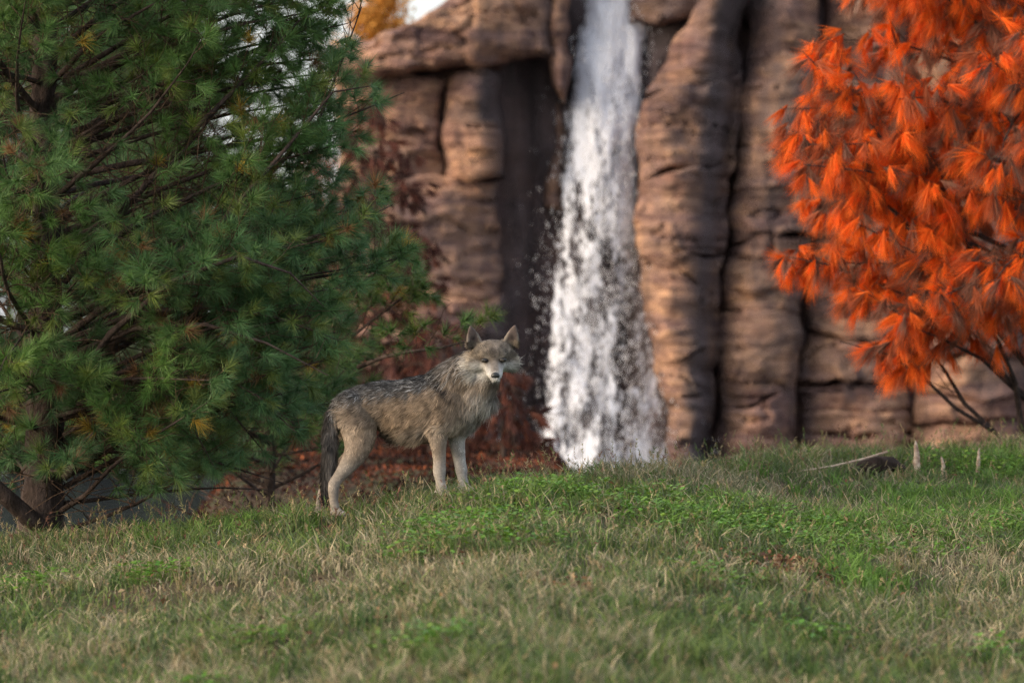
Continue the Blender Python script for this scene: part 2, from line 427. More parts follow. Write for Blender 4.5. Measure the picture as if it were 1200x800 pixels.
stack(xlF, C(1068), [C(-290), C(-50), L(70, 60), L(150, 164), L(240, 230), L(318, 330), L(392, 400), L(452, 446), L(486, 480), L(512, 506), C(545), C(650)],
      -.1, 47, bulge=.4, r=.09, h=.11, wet=lambda x, y: wet_soft(x, y) + .7 * (1 - sstep(935, 970, x)) * sstep(330, 400, y), off=.10)
stack(C(1071), C(1205), [C(-290), C(-60), L(60, 80), L(170, 150), L(270, 262), L(350, 366), L(420, 408), L(462, 470), L(498, 492), C(530), C(650)],
      -.3, 53, bulge=.4, r=.09, h=.11, wet=wet_soft, off=.12)
stack(C(1208), C(1420), [C(-290), C(-40), L(120, 100), L(250, 262), L(380, 366), L(480, 470), C(650)],
      -.1, 59, bulge=.5, r=.2, h=.25, wet=wet_soft, off=.12)

# ------------------------------------------------------------------ waterfall
m_wat, nt, out = newmat('falling_water')
uvn = N(nt, 'ShaderNodeAttribute', attribute_name='su'); vvn = N(nt, 'ShaderNodeAttribute', attribute_name='sv'); op = N(nt, 'ShaderNodeAttribute', attribute_name='cover')
cmb = nt.nodes.new('ShaderNodeCombineXYZ'); nt.links.new(uvn.outputs['Fac'], cmb.inputs[0]); nt.links.new(vvn.outputs['Fac'], cmb.inputs[1])
sdn = N(nt, 'ShaderNodeAttribute', attribute_name='layer'); nt.links.new(sdn.outputs['Fac'], cmb.inputs[2])
def mp2(sc):
    mm = nt.nodes.new('ShaderNodeMapping'); mm.inputs['Scale'].default_value = sc; nt.links.new(cmb.outputs[0], mm.inputs[0]); return mm.outputs[0]
na = noise(nt, mp2((7, 1.6, 1)), 1.0, 4, 0.62, 0.6); nb = noise(nt, mp2((11, 4.6, 1)), 1.0, 4, 0.62, 1.6)
f = math_(nt, 'ADD', math_(nt, 'MULTIPLY', na, 0.5), math_(nt, 'MULTIPLY', nb, 0.5))
f = math_(nt, 'ADD', f, op.outputs['Fac'])
alpha = ramp(nt, f, [(0.495, (0, 0, 0)), (0.56, (1, 1, 1))])
p = N(nt, 'ShaderNodeBsdfPrincipled', Roughness=0.35); p.inputs['Base Color'].default_value = (0.80, 0.83, 0.92, 1)
tl = N(nt, 'ShaderNodeBsdfTranslucent'); tl.inputs[0].default_value = (0.82, 0.84, 0.9, 1)
mx = N(nt, 'ShaderNodeMixShader'); mx.inputs[0].default_value = 0.25
tr = N(nt, 'ShaderNodeBsdfTransparent'); mx2 = N(nt, 'ShaderNodeMixShader')
bmp = N(nt, 'ShaderNodeBump', Strength=0.8, Distance=0.05); nt.links.new(nb, bmp.inputs['Height']); nt.links.new(bmp.outputs[0], p.inputs['Normal'])
nt.links.new(p.outputs[0], mx.inputs[1]); nt.links.new(tl.outputs[0], mx.inputs[2])
nt.links.new(alpha, mx2.inputs[0]); nt.links.new(tr.outputs[0], mx2.inputs[1]); nt.links.new(mx.outputs[0], mx2.inputs[2]); nt.links.new(mx2.outputs[0], out.inputs[0])
m_drop, nt, out = newmat('water_drops')
p = N(nt, 'ShaderNodeBsdfPrincipled', Roughness=0.2); p.inputs['Base Color'].default_value = (0.86, 0.87, 0.92, 1); p.inputs['Transmission Weight'].default_value = 0.15
nt.links.new(p.outputs[0], out.inputs[0])

fl = poly([(-300, 700), (-60, 697), (0, 694), (80, 680), (180, 666), (260, 656), (350, 648), (440, 640), (545, 631), (640, 626)])
fr = poly([(-300, 764), (-60, 760), (0, 757), (60, 753), (130, 752), (200, 746), (300, 746), (380, 757), (450, 775), (545, 789), (640, 796)])
def fall_y(py): return CLY + .25 - .75 * np.clip((np.asarray(py) + 60) / 600, 0, 1.2)
wf = empty('waterfall', tuple(at(705, 560, CLY)))
tag(wf, 'white waterfall pouring down the dark gap in the cliff', 'waterfall', kind='structure')
for ly in range(3):
    nu, nv = 26, 150
    U, V = np.meshgrid(np.linspace(0, 1, nu), np.linspace(-290, 600, nv))
    pad = 5 + 3 * ly + 8 * sstep(200, 540, V)
    px = fl(V) - pad + (fr(V) - fl(V) + 2 * pad) * U
    X = (px - 600) * k_; Z = CAMZ - (V - 400) * k_
    Y = fall_y(V) + .14 * (ly - 1.5) + .06 * fbm(X * 6, Z * 1.6, ly * 5, 3) + .3 * (2 * U - 1) ** 2
    i = np.arange(nu * nv).reshape(nv, nu)
    edge = np.minimum(U, 1 - U)
    t = np.clip(V / 545, -.3, 1.1)
    center = np.interp(t, [0, .3, .55, 1], [.22, .06, -.005, -.02]) - .012 * ly
    center = center + np.interp(t, [0, .3, 1], [.0, .0, .0]) + .05 * vnoise(U * 3, V / 90, ly * 3.0)
    cov = center - .20 * (1 - sstep(0, .13, edge))
    # darker hole right of centre as the stream splits
    cov = cov - .10 * np.exp(-((px - 735) / 16) ** 2 - ((V - 400) / 60) ** 2) - .08 * np.exp(-((px - 712) / 10) ** 2 - ((V - 330) / 40) ** 2)
    cov = cov + .10 * np.exp(-((px - 738) / 10) ** 2 - ((V - 395) / 35) ** 2) * 0 + .06 * sstep(500, 560, V)
    o = mesh_np('water_sheet', np.stack([X, Y, Z], -1).reshape(-1, 3), np.stack([i[:-1, :-1], i[1:, :-1], i[1:, 1:], i[:-1, 1:]], -1).reshape(-1, 4), m_wat, smooth=True,
                attrs={'su': X.ravel(), 'sv': Z.ravel(), 'cover': cov.ravel(), 'layer': np.full(X.size, ly * 7.3)})
    adopt(wf, o)
rng = np.random.default_rng(5)
def drops(n, spread, tmin, r0, r1, seed):
    rng = np.random.default_rng(seed)
    V = -60 + 640 * rng.random(n) ** .75; V = np.maximum(V, tmin + 0 * V)
    u = np.clip(rng.normal(.5, spread, n), -.5, 1.35)
    px = fl(V) + (fr(V) - fl(V)) * u + rng.normal(0, 4, n)
    ctr = np.stack([(px - 600) * k_, fall_y(V) - .25 + rng.uniform(-.35, .35, n), CAMZ - (V - 400) * k_], -1)
    r = rng.uniform(r0, r1, n) ; l = r * rng.uniform(1.6, 6.0, n)
    oct_ = np.array([[1, 0, 0], [0, 1, 0], [-1, 0, 0], [0, -1, 0], [0, 0, 1.3], [0, 0, -1]], float)
    vs = ctr[:, None] + oct_[None] * np.stack([r, r, l], -1)[:, None]
    tilt = rng.normal(0, .2, n); vs[:, :, 0] += (vs[:, :, 2] - ctr[:, None, 2]) * tilt[:, None]
    f = np.array([[0, 1, 4], [1, 2, 4], [2, 3, 4], [3, 0, 4], [1, 0, 5], [2, 1, 5], [3, 2, 5], [0, 3, 5]])
    fs = (np.arange(n) * 6)[:, None, None] + f[None]
    return vs.reshape(-1, 3), fs.reshape(-1, 3)
v1, f1 = drops(4600, .30, 0, .003, .0065, 6); v2, f2 = drops(700, .46, 60, .002, .0045, 7)
o = mesh_np('spray_drops', np.concatenate([v1, v2]), np.concatenate([f1, f2 + len(v1)]), m_drop, smooth=True); adopt(wf, o); o['kind'] = 'stuff'

# ------------------------------------------------------------------ vegetation helpers
def tubes(lines, sides=5):
    """lines: list of (P (n,3), r (n,))"""
    VS, FS, base = [], [], 0
    ang = np.arange(sides) * 2 * np.pi / sides
    for P, r in lines:
        P = np.asarray(P); n = len(P)
        T = nrm(np.gradient(P, axis=0))
        ref = np.array([0, 0, 1.0]) if abs(T[0, 2]) < .8 else np.array([1.0, 0, 0])
        A = nrm(np.cross(T, ref)); B = np.cross(T, A)
        ring = P[:, None] + (A[:, None] * np.cos(ang)[None, :, None] + B[:, None] * np.sin(ang)[None, :, None]) * np.asarray(r)[:, None, None]
        VS.append(ring.reshape(-1, 3))
        i = np.arange(n * sides).reshape(n, sides) + base
        j = np.roll(i, -1, 1)
        FS.append(np.stack([i[:-1], j[:-1], j[1:], i[1:]], -1).reshape(-1, 4)); base += n * sides
    return np.concatenate(VS), np.concatenate(FS)

def ribbons(base, d1, d2, length, width, col, tipcol=None, side=None):
    """bent tapering blades: base (n,3), start dir, end dir, -> 5 verts, 3 tris each"""
    n = len(base)
    if side is None:
        side = nrm(np.cross(d1, np.random.default_rng(n).normal(size=(n, 3))))
    L_ = np.asarray(length)[:, None]; W = np.asarray(width)[:, None] * .5
    mid = base + d1 * L_ * .5; tip = mid + nrm(d2) * L_ * .5
    v = np.stack([base - side * W, base + side * W, mid - side * W * .85, mid + side * W * .85, tip], 1)
    o = (np.arange(n) * 5)[:, None, None]
    f = o + np.array([[0, 1, 3], [0, 3, 2], [2, 3, 4]])[None]
    tc = col if tipcol is None else tipcol
    c = np.stack([col, col, (col + tc) / 2, (col + tc) / 2, tc], 1)
    return v.reshape(-1, 3), f.reshape(-1, 3), c.reshape(-1, 3)

def spikes(base, d, length, width, col, tipcol, side):
    n = len(base); W = np.asarray(width)[:, None] * .5
    v = np.stack([base - side * W, base + side * W, base + d * np.asarray(length)[:, None]], 1)
    return v.reshape(-1, 3), np.arange(3 * n).reshape(n, 3), np.stack([col, col, tipcol], 1).reshape(-1, 3)

def basis(d):
    ref = np.where(np.abs(d[:, 2:3]) < .85, np.array([[0, 0, 1.0]]), np.array([[1.0, 0, 0]]))
    a = nrm(np.cross(d, ref)); return a, np.cross(d, a)

def needle_shoots(pos, dirs, stem, nlen, ncount, col, rng, width=.0028, spread=(.35, 1.0), droop=.25, tipgain=1.25, flat=False):
    """brushes of needles round each shoot"""
    n = len(pos); k = ncount
    D = np.repeat(nrm(dirs), k, 0); Pp = np.repeat(pos, k, 0)
    a, b = basis(D); ph = rng.uniform(0, 2 * np.pi, n * k); th = rng.uniform(*spread, n * k)
    s = rng.random(n * k) ** .8
    base = Pp + D * (np.repeat(stem, k) * s)[:, None]
    th = th * (1.25 - .6 * s)
    d1 = D * np.cos(th)[:, None] + (a * np.cos(ph)[:, None] + b * np.sin(ph)[:, None]) * np.sin(th)[:, None]
    d1 = nrm(d1 + np.array([0, 0, -droop * .3])); d2 = nrm(d1 + np.array([0, 0, -droop]) + .12 * rng.normal(size=d1.shape))
    ln = np.repeat(nlen, k) * rng.uniform(.7, 1.1, n * k)
    c = np.repeat(col, k, 0) * rng.uniform(.75, 1.25, (n * k, 1))
    side = nrm(np.cross(d1, rng.normal(size=d1.shape)))
    if flat: return spikes(base, nrm(d1 + d2), ln, np.full(n * k, width * 1.3) * rng.uniform(.8, 1.2, n * k), c, c * tipgain, side)
    return ribbons(base, d1, d2, ln, np.full(n * k, width) * rng.uniform(.8, 1.2, n * k), c, c * tipgain, side)

def curve_branch(p0, az, el, length, rng, n=9, lift=.0, wig=.05):
    """polyline; lift bends it up (+) or down (-) along its way"""
    pts = [np.array(p0, float)]; step = length / (n - 1); a, e = az, el
    for i in range(n - 1):
        a += rng.normal(0, wig); e += lift / (n - 1) + rng.normal(0, wig * .7)
        d = np.array([math.cos(e) * math.cos(a), math.cos(e) * math.sin(a), math.sin(e)])
        pts.append(pts[-1] + d * step)
    return np.array(pts)

def sample_line(P, t):
    s = t * (len(P) - 1); i = min(int(s), len(P) - 2); f = s - i
    return P[i] * (1 - f) + P[i + 1] * f, nrm(P[i + 1] - P[i])

def branch_system(primaries, rng, sec_gap=.16, sec_len=.45, ter_gap=.12, ter_len=.17, r0=.02, start=.25, keep=None, flat=.45):
    """primaries: list of polylines. returns fine twigs and shoots"""
    twigs, shoots = [], []
    for P in primaries:
        Ltot = np.linalg.norm(np.diff(P, axis=0), axis=1).sum()
        t = start + rng.uniform(0, .05); sgn = rng.choice([-1, 1])
        while t < 1.0:
            p, d = sample_line(P, t)
            sidev = nrm(np.cross(d, [0, 0, 1.0])) * sgn
            ang = rng.uniform(.6, 1.05)
            dd = nrm(d * math.cos(ang) + sidev * math.sin(ang) + np.array([0, 0, rng.normal(.08, flat)]))
            ln = max(.12, sec_len * Ltot * (1.08 - t) * rng.uniform(.6, 1.2))
            az, el = math.atan2(dd[1], dd[0]), math.asin(np.clip(dd[2], -1, 1))
            S = curve_branch(p, az, el, ln, rng, 6, lift=.25, wig=.10)
            rr = max(.0025, r0 * .32 * (1.1 - t) * min(1, ln / .4))
            twigs.append((S, np.linspace(rr, .0018, 6)))
            tt = .3; sg = 1
            while tt < 1.0:
                q, e = sample_line(S, tt)
                sv = nrm(np.cross(e, [0, 0, 1.0])) * sg
                d3 = nrm(e * .75 + sv * rng.uniform(.4, .9) + np.array([0, 0, rng.normal(.1, flat)]))
                l3 = ter_len * rng.uniform(.5, 1.3)
                shoots.append((q + d3 * l3 * .35, d3, t))
                twigs.append((np.array([q, q + d3 * l3]), np.array([.0026, .0014])))
                tt += ter_gap / ln * rng.uniform(.7, 1.3); sg = -sg
            q, e = sample_line(S, .999); shoots.append((q - e * .02, e, t))
            t += sec_gap / Ltot * rng.uniform(.6, 1.4); sgn = -sgn
        q, e = sample_line(P, .999); shoots.append((q - e * .03, e, 1.0))
    return twigs, shoots

# ------------------------------------------------------------------ pines
m_needle = leaf_mat('pine_needles', trans=.25, rough=.5, spec=.35)
m_bark = bark_mat('pine_bark', (0.020, 0.015, 0.013), (0.085, 0.062, 0.054))
m_twig = bark_mat('pine_twig', (0.05, 0.033, 0.024), (0.14, 0.09, 0.06), 40)

def pine(base, height, rad_fn, n_br, seed, label, needles=80, name='pine_tree', trunk_r=.105, lean=(0, 0), extra=(), z0=.25, low=.9, cols=None, dens=1.0, keep=None, width=.0028, limb_sides=7, thin=1.0):
    rng = np.random.default_rng(seed)
    root = empty(name, tuple(base)); tag(root, label, 'tree')
    zz = np.linspace(-.15, height, 110)
    T = np.stack([base[0] + lean[0] * zz / height + .03 * vnoise(zz * 1.2, seed + 0 * zz), base[1] + lean[1] * zz / height + .03 * vnoise(zz * 1.2, seed + 7 + 0 * zz), base[2] + zz], -1)
    r = trunk_r * (1 - .9 * np.clip(zz / height, 0, 1)) * (1 + .5 * np.exp(-np.clip(zz, 0, 9) / .12))
    v, f = tubes([(T, r)], 26)
    ctr_ = np.repeat(T, 26, 0); rad_ = v - ctr_; rad_[:, 2] = 0; ridge = np.abs(fbm(v[:, 0] * 24, v[:, 2] * 13, v[:, 1] * 24, 3))
    v = v + nrm(rad_) * (.036 * (.4 - ridge) * trunk_r / .115)[:, None]
    adopt(root, mesh_np('trunk', v, f, m_bark, smooth=True))
    prim = []
    for i in range(n_br):
        h = z0 + (height - z0 - .1) * ((i + rng.uniform(0, .8)) / n_br) ** .95
        az = i * 2.399 + rng.normal(0, .25)
        ln = rad_fn(h, az) * rng.uniform(.82, 1.08)
        el = np.interp(h / height, [0, .3, 1], [.12, .32, .9]) + rng.normal(0, .10)
        p0 = np.array([np.interp(h, zz, T[:, 0] ), np.interp(h, zz, T[:, 1]), base[2] + h])
        P = curve_branch(p0, az, el, max(ln, .2), rng, 10, lift=rng.uniform(-.45, .35), wig=.07)
        prim.append(P)
    prim += [np.asarray(e) for e in extra]
    for P in prim:
        Ltot = np.linalg.norm(np.diff(P, axis=0), axis=1).sum()
        rr = np.linspace(.005 + .0085 * min(Ltot, 2.2), .0025, len(P))
        v, f = tubes([(P, rr)], limb_sides); adopt(root, mesh_np('limb', v, f, m_bark, smooth=True))
    tw, sh = branch_system(prim, rng, sec_gap=.15 / dens, ter_gap=.105 / dens, sec_len=.42, ter_len=.17, r0=.02)
    if keep is not None:
        kt = [keep(S[0][-1]) for S in tw]; tw = [a for a, k in zip(tw, kt) if k]
        sh = [s for s in sh if keep(s[0], True)]
    sh = [q_ for q_ in sh if rng.random() < thin]
    # bare dead twigs in the inner crown
    for P in prim:
        for _ in range(9):
            p, d = sample_line(P, rng.uniform(.03, .55))
            S = curve_branch(p, rng.uniform(0, 6.28), rng.uniform(-.9, .7), rng.uniform(.15, .55), rng, 6, lift=rng.uniform(-.5, .5), wig=.25)
            if keep is None or keep(S[-1]): tw.append((S, np.linspace(.0045, .0015, 6)))
    v, f = tubes(tw, 3); o = mesh_np('twigs', v, f, m_twig); adopt(root, o); o['kind'] = 'stuff'
    pos = np.array([s[0] for s in sh]); dr = np.array([s[1] for s in sh])
    n = len(pos)
    c = cols(pos, rng)
    v, f, cc = needle_shoots(pos, dr, rng.uniform(.025, .085, n), rng.uniform(.08, .13, n), needles, c, rng, width=width, flat=True, spread=(.35, 1.25))
    o = mesh_np('crown', v, f, m_needle, col=cc); adopt(root, o); o['kind'] = 'stuff'
    return root, n

def pine_cols(pos, rng):
    n = len(pos)
    g = np.array([.080, .155, .034]); bl = np.array([.066, .140, .054]); ye = np.array([.16, .185, .03])
    k = rng.random((n, 1)); m = np.clip(.5 + .8 * fbm(pos[:, 0] * 1.5, pos[:, 2] * 1.5, pos[:, 1], 2), 0, 1)[:, None]
    c = g * m + bl * (1 - m); c = np.where(k < .16, ye * .55 + c * .45, c)
    c = np.where(k > .985, np.array([.30, .20, .03]), c); c = np.where((k > .965) & (k < .985), np.array([.17, .085, .035]), c)
    return c * rng.uniform(.7, 1.35, (n, 1))

TP = at(48, 640, 1.1); TP[2] = float(terrain(TP[0], TP[1])) - .02
def rad_main(h, az):
    # reaches further to the right low down; short towards the camera near the wolf
    right = max(0, math.cos(az)); front = max(0, -math.sin(az))
    base = np.interp(h, [0, .4, 1.0, 2.0, 3.0, 4.2, 5.2], [1.15, 1.5, 1.95, 2.05, 2.05, 1.6, .4])
    return base * (1 - .25 * front * right)
def keep_main(p, shoot=False):
    # foliage stays clear of the animal and of the grass in front
    if p[0] > -1.35 and p[1] < .42: return False
    if shoot and p[0] < -3.6: return p[2] > 0 and (abs(p[0]) * 5347.1 + abs(p[1]) * 911.3) % 1.0 < .45
    px = 600 + p[0] * FPX / (p[1] - CAMY); py = 400 - (p[2] - CAMZ) * FPX / (p[1] - CAMY)
    if shoot and p[1] < 1.7:                     # the thin, bare-twigged middle of the crown
        e1_ = ((p[0] + 2.0) / .42) ** 2 + ((p[2] - 1.85) / .40) ** 2; e2_ = ((p[0] + 1.95) / .38) ** 2 + ((p[2] - .80) / .34) ** 2
        hsh = (abs(p[0]) * 7919.3 + abs(p[2]) * 3571.7) % 1.0
        if (e1_ < 1 and hsh > .22) or (e2_ < 1 and hsh > .5): return False
    lim = np.interp(py, [-400, -60, 0, 30, 100, 200, 240, 300, 330, 360, 420, 480, 530, 560, 580], [330, 440, 430, 395, 445, 425, 462, 492, 470, 465, 420, 395, 330, 250, 120])
    return px < lim and p[2] > terrain(p[0], p[1]) + .06
def br(pts, y):
    return [at(a, b, yy) for (a, b), yy in zip(pts, y)]
extra = [
    br([(72, 598), (100, 580), (130, 548), (165, 520), (210, 492), (245, 470)], [1.0, .8, .55, .35, .2, .1]),
    br([(85, 618), (120, 606), (160, 590), (200, 568), (235, 545), (262, 520)], [1.0, .95, .9, .8, .8, .8]),
    br([(10, 420), (35, 428), (60, 445), (85, 452), (104, 460)], [1.0, .6, .4, .3, .25]),
    br([(75, 560), (140, 480), (200, 400), (260, 330), (330, 290), (420, 260), (460, 240)], [1.0, .9, .8, .7, .7, .75, .8]),
    br([(75, 480), (150, 380), (230, 290), (300, 220), (370, 150), (405, 60), (424, 8)], [1.1, 1.0, .8, .7, .7, .8, .8]),
    br([(70, 400), (160, 330), (260, 260), (330, 180), (390, 108), (440, 100)], [1.1, .7, .5, .45, .5, .5]),
    br([(75, 520), (160, 440), (250, 380), (340, 330), (430, 315), (470, 300)], [1.1, 1.2, 1.2, 1.3, 1.3, 1.3]),
    br([(75, 330), (150, 240), (230, 150), (300, 80), (350, 25), (385, 5)], [1.1, .9, .7, .6, .6, .6]),
    br([(75, 560), (170, 500), (260, 470), (320, 480), (350, 500)], [1.1, 1.0, .8, .7, .7]),
    br([(75, 470), (130, 390), (200, 330), (280, 300), (340, 320), (380, 360)], [1.0, .5, .2, .1, .2, .3]),
]
_r = np.random.default_rng(101)
for k in range(26):                                  # boughs reaching out over the slope
    h = .75 + 3.3 * k / 26
    extra.append(curve_branch(TP + np.array([.02, 0, h]), -math.pi / 2 + _r.uniform(-1.0, .95), _r.uniform(.0, .35), _r.uniform(.8, 1.5), _r, 9, lift=_r.uniform(-.3, .3), wig=.08))
for (a, b, c_, d_) in [(200, 470, 250, 545), (230, 450, 310, 530), (260, 440, 345, 505), (150, 500, 205, 560), (240, 380, 385, 440), (250, 360, 400, 400)]:
    yy = _r.uniform(.25, .9)
    extra.append(br([(75, b + 40), (75 + (a - 75) * .5, b + 5), (a, b), ((a + c_) / 2, (b + d_) / 2 - 8), (c_, d_)], [1.0, (1 + yy) / 2, yy, yy - .05, yy - .1]))
for k in range(30):                                  # feathery outer boughs on the side towards the cliff
    py_t = -70 + 540 * (k + _r.random() * .6) / 30; px_t = np.interp(py_t, [-70, 0, 100, 240, 300, 360, 420, 480], [425, 415, 425, 440, 465, 440, 400, 370]) - _r.uniform(0, 70)
    yy = _r.uniform(.55, 1.5); hy = py_t + _r.uniform(60, 150)
    extra.append(br([(75, hy), (75 + (px_t - 75) * .35, hy - (hy - py_t) * .45), (75 + (px_t - 75) * .7, hy - (hy - py_t) * .82), (px_t, py_t)], [1.1, (1.1 + yy) / 2, yy, yy]))
root, n1 = pine(TP, 5.3, rad_main, 96, 11, 'large green long-needled pine with thick rough trunk beside the wolf', needles=88, trunk_r=.115, lean=(.05, 0), extra=extra, cols=pine_cols, keep=keep_main, dens=1.55, width=.0023, thin=.77)
# the low stem that leaves the foot of the trunk
v, f = tubes([(np.array([at(58, 622, 1.05), at(40, 612, .95), at(18, 592, .85), at(-6, 570, .8), at(-40, 530, .8), at(-90, 440, .9)]), np.array([.06, .055, .05, .047, .042, .03]))], 10)
adopt(root, mesh_np('stem', v, f, m_bark, smooth=True))

TP2 = at(318, 560, 5.0); TP2[2] = float(terrain(TP2[0], TP2[1])) - .02
def keep2(p, shoot=False):
    px = 600 + p[0] * FPX / (p[1] - CAMY); py = 400 - (p[2] - CAMZ) * FPX / (p[1] - CAMY)
    lim = np.interp(py, [-100, 200, 300, 340, 372, 420, 480, 530, 560], [340, 400, 480, 498, 590, 470, 430, 400, 380])
    return px < lim and py < 552
ex2 = [br([(420, 430), (450, 418), (480, 412), (515, 408), (545, 400), (566, 384)], [4.6, 4.2, 4.0, 3.9, 3.9, 3.9]),
       br([(330, 470), (380, 420), (430, 380), (470, 350), (492, 335)], [5, 4.8, 4.6, 4.5, 4.5]),
       br([(330, 430), (380, 370), (430, 325), (462, 305), (480, 292)], [5, 4.6, 4.3, 4.2, 4.2])]
def cols2(pos, rng): return pine_cols(pos, rng) * .8
root2, n2 = pine(TP2, 3.0, lambda h, a: np.interp(h, [0, .6, 1.5, 3], [1.1, 1.15, .85, .2]), 64, 23, 'smaller dark green pine standing behind the large pine and the wolf', needles=60, trunk_r=.05, extra=ex2, cols=cols2, keep=keep2, width=.0036, z0=.12, dens=1.7)
print('PINE SHOOTS', n1, n2)

# ------------------------------------------------------------------ drooping orange conifer and russet shrubs
m_orange = leaf_mat('orange_foliage', trans=.35, rough=.6, spec=.2, tint=(1.0, .9, .8))
def conifer(name, base, height, rad_fn, n_br, seed, label, cols, needles=44, z0=.5, keep=None, leafl=(.10, .16), width=.006, trunk_r=.06, droop=1.0, extra=(), dens=1.0, bark=None, el0=.5, flat=False, thin=1.0):
    rng = np.random.default_rng(seed)
    root = empty(name, tuple(base)); tag(root, label, 'tree')
    zz = np.linspace(-.15, height, 12)
    T = np.stack([base[0] + .05 * vnoise(zz, seed + 0 * zz), base[1] + .05 * vnoise(zz, seed + 3 + 0 * zz), base[2] + zz], -1)
    T[:, :2] += base[:2] - T[0, :2]
    v, f = tubes([(T, trunk_r * (1.02 - np.clip(zz / height, 0, 1)))], 9); adopt(root, mesh_np('trunk', v, f, bark or m_bark, smooth=True))
    prim = []
    for i in range(n_br):
        h = z0 + (height - z0) * (i + rng.uniform(0, .9)) / n_br; az = i * 2.399 + rng.normal(0, .3)
        p0 = np.array([np.interp(h, zz, T[:, 0]), np.interp(h, zz, T[:, 1]), base[2] + h])
        prim.append(curve_branch(p0, az, el0 + rng.normal(0, .12), max(.2, rad_fn(h, az) * rng.uniform(.85, 1.08)), rng, 9, lift=-.55, wig=.08))
    prim += [np.asarray(e) for e in extra]
    for P in prim:
        v, f = tubes([(P, np.linspace(.008 + .008 * np.linalg.norm(P[-1] - P[0]), .003, len(P)))], 5); adopt(root, mesh_np('limb', v, f, bark or m_bark, smooth=True))
    tw, sh = branch_system(prim, rng, sec_gap=.15 / dens, ter_gap=.10 / dens, sec_len=.42, ter_len=.15, r0=.018, start=.22)
    if keep is not None:
        tw = [a for a in tw if keep(a[0][-1])]; sh = [s for s in sh if keep(s[0]) and rng.random() < thin]
    v, f = tubes(tw, 3); o = mesh_np('twigs', v, f, m_twig); adopt(root, o); o['kind'] = 'stuff'
    pos = np.array([s[0] for s in sh]); n = len(pos); dr = nrm(np.array([s[1] for s in sh]) * .6 + np.array([0, 0, -.75 * droop]) + .38 * rng.normal(size=(n, 3)))
    v, f, cc = needle_shoots(pos, dr, rng.uniform(.02, .07, n), rng.uniform(*leafl, n), needles, cols(pos, rng), rng, width=width, spread=(.04, .62), droop=.55 * droop, flat=flat)
    o = mesh_np('crown', v, f, m_orange, col=cc); adopt(root, o); o['kind'] = 'stuff'
    return root, n

def orange_cols(pos, rng):
    n = len(pos); k = np.clip(rng.random((n, 1)) + .22 * fbm(pos[:, 0] * 1.6, pos[:, 2] * 1.6, pos[:, 1] * 1.6, 2)[:, None] + .08, 0, 1)
    c = np.where(k < .5, np.array([.74, .150, .018]), np.array([.60, .095, .014]))
    c = np.where(k > .66, np.array([.40, .105, .040]), c); c = np.where(k > .84, np.array([.22, .105, .070]), c)
    return c * rng.uniform(.75, 1.2, (n, 1))
OB = at(1215, 545, 7.4); OB[2] = float(terrain(OB[0], OB[1])) - .02
def keep_o(p):
    px = 600 + p[0] * FPX / (p[1] - CAMY); py = 400 - (p[2] - CAMZ) * FPX / (p[1] - CAMY)
    lo = np.interp(px, [880, 930, 960, 1010, 1060, 1110, 1160, 1200, 1260, 1400], [335, 372, 380, 405, 432, 420, 405, 395, 400, 420])
    le = np.interp(py, [-400, -100, 0, 60, 120, 150, 200, 250, 300, 400], [1010, 960, 950, 950, 925, 905, 935, 935, 910, 925])
    return py < lo and px > le
exo = [br([(1196, 535), (1165, 505), (1130, 472), (1108, 435), (1080, 398), (1050, 365), (1010, 340)], [7.4, 7.3, 7.2, 7.1, 7.0, 6.9, 6.9]),
       br([(1165, 505), (1120, 478), (1080, 440), (1040, 415), (985, 400)], [7.3, 7.1, 7.0, 6.9, 6.9]),
       br([(1200, 520), (1190, 450), (1170, 400), (1130, 350), (1080, 300), (1000, 260)], [7.4, 7.2, 7.0, 6.8, 6.7, 6.6]),
       br([(1215, 480), (1150, 420), (1100, 395), (1060, 380)], [7.4, 7.0, 6.7, 6.6]),
       br([(1215, 440), (1120, 330), (1050, 250), (980, 190), (915, 160)], [7.4, 7.3, 7.2, 7.2, 7.2]),
       br([(1215, 480), (1130, 390), (1050, 340), (970, 310), (920, 300)], [7.4, 7.5, 7.5, 7.4, 7.4]),
       br([(1215, 430), (1190, 360), (1160, 330), (1130, 335), (1100, 350)], [7.4, 6.9, 6.6, 6.4, 6.3]),
       br([(1215, 400), (1210, 330), (1195, 300), (1180, 310), (1165, 330)], [7.4, 6.8, 6.4, 6.2, 6.1]),
       br([(1215, 420), (1240, 360), (1250, 330), (1240, 340), (1225, 355)], [7.4, 6.9, 6.5, 6.3, 6.2]),
       br([(1215, 380), (1120, 270), (1040, 170), (970, 90), (940, 60)], [7.4, 7.2, 7.0, 6.9, 6.9])]
rooto, no = conifer('cypress_tree', OB, 5.4, lambda h, a: np.interp(h, [.5, 1.2, 2.5, 4, 5.4], [1.75, 2.0, 1.85, 1.2, .2]), 84, 31,
                    'bright orange autumn cypress with drooping foliage right of the waterfall', orange_cols, needles=78, z0=.85, keep=keep_o, extra=exo, width=.0038, dens=1.6, flat=True, leafl=(.15, .25), thin=.97)

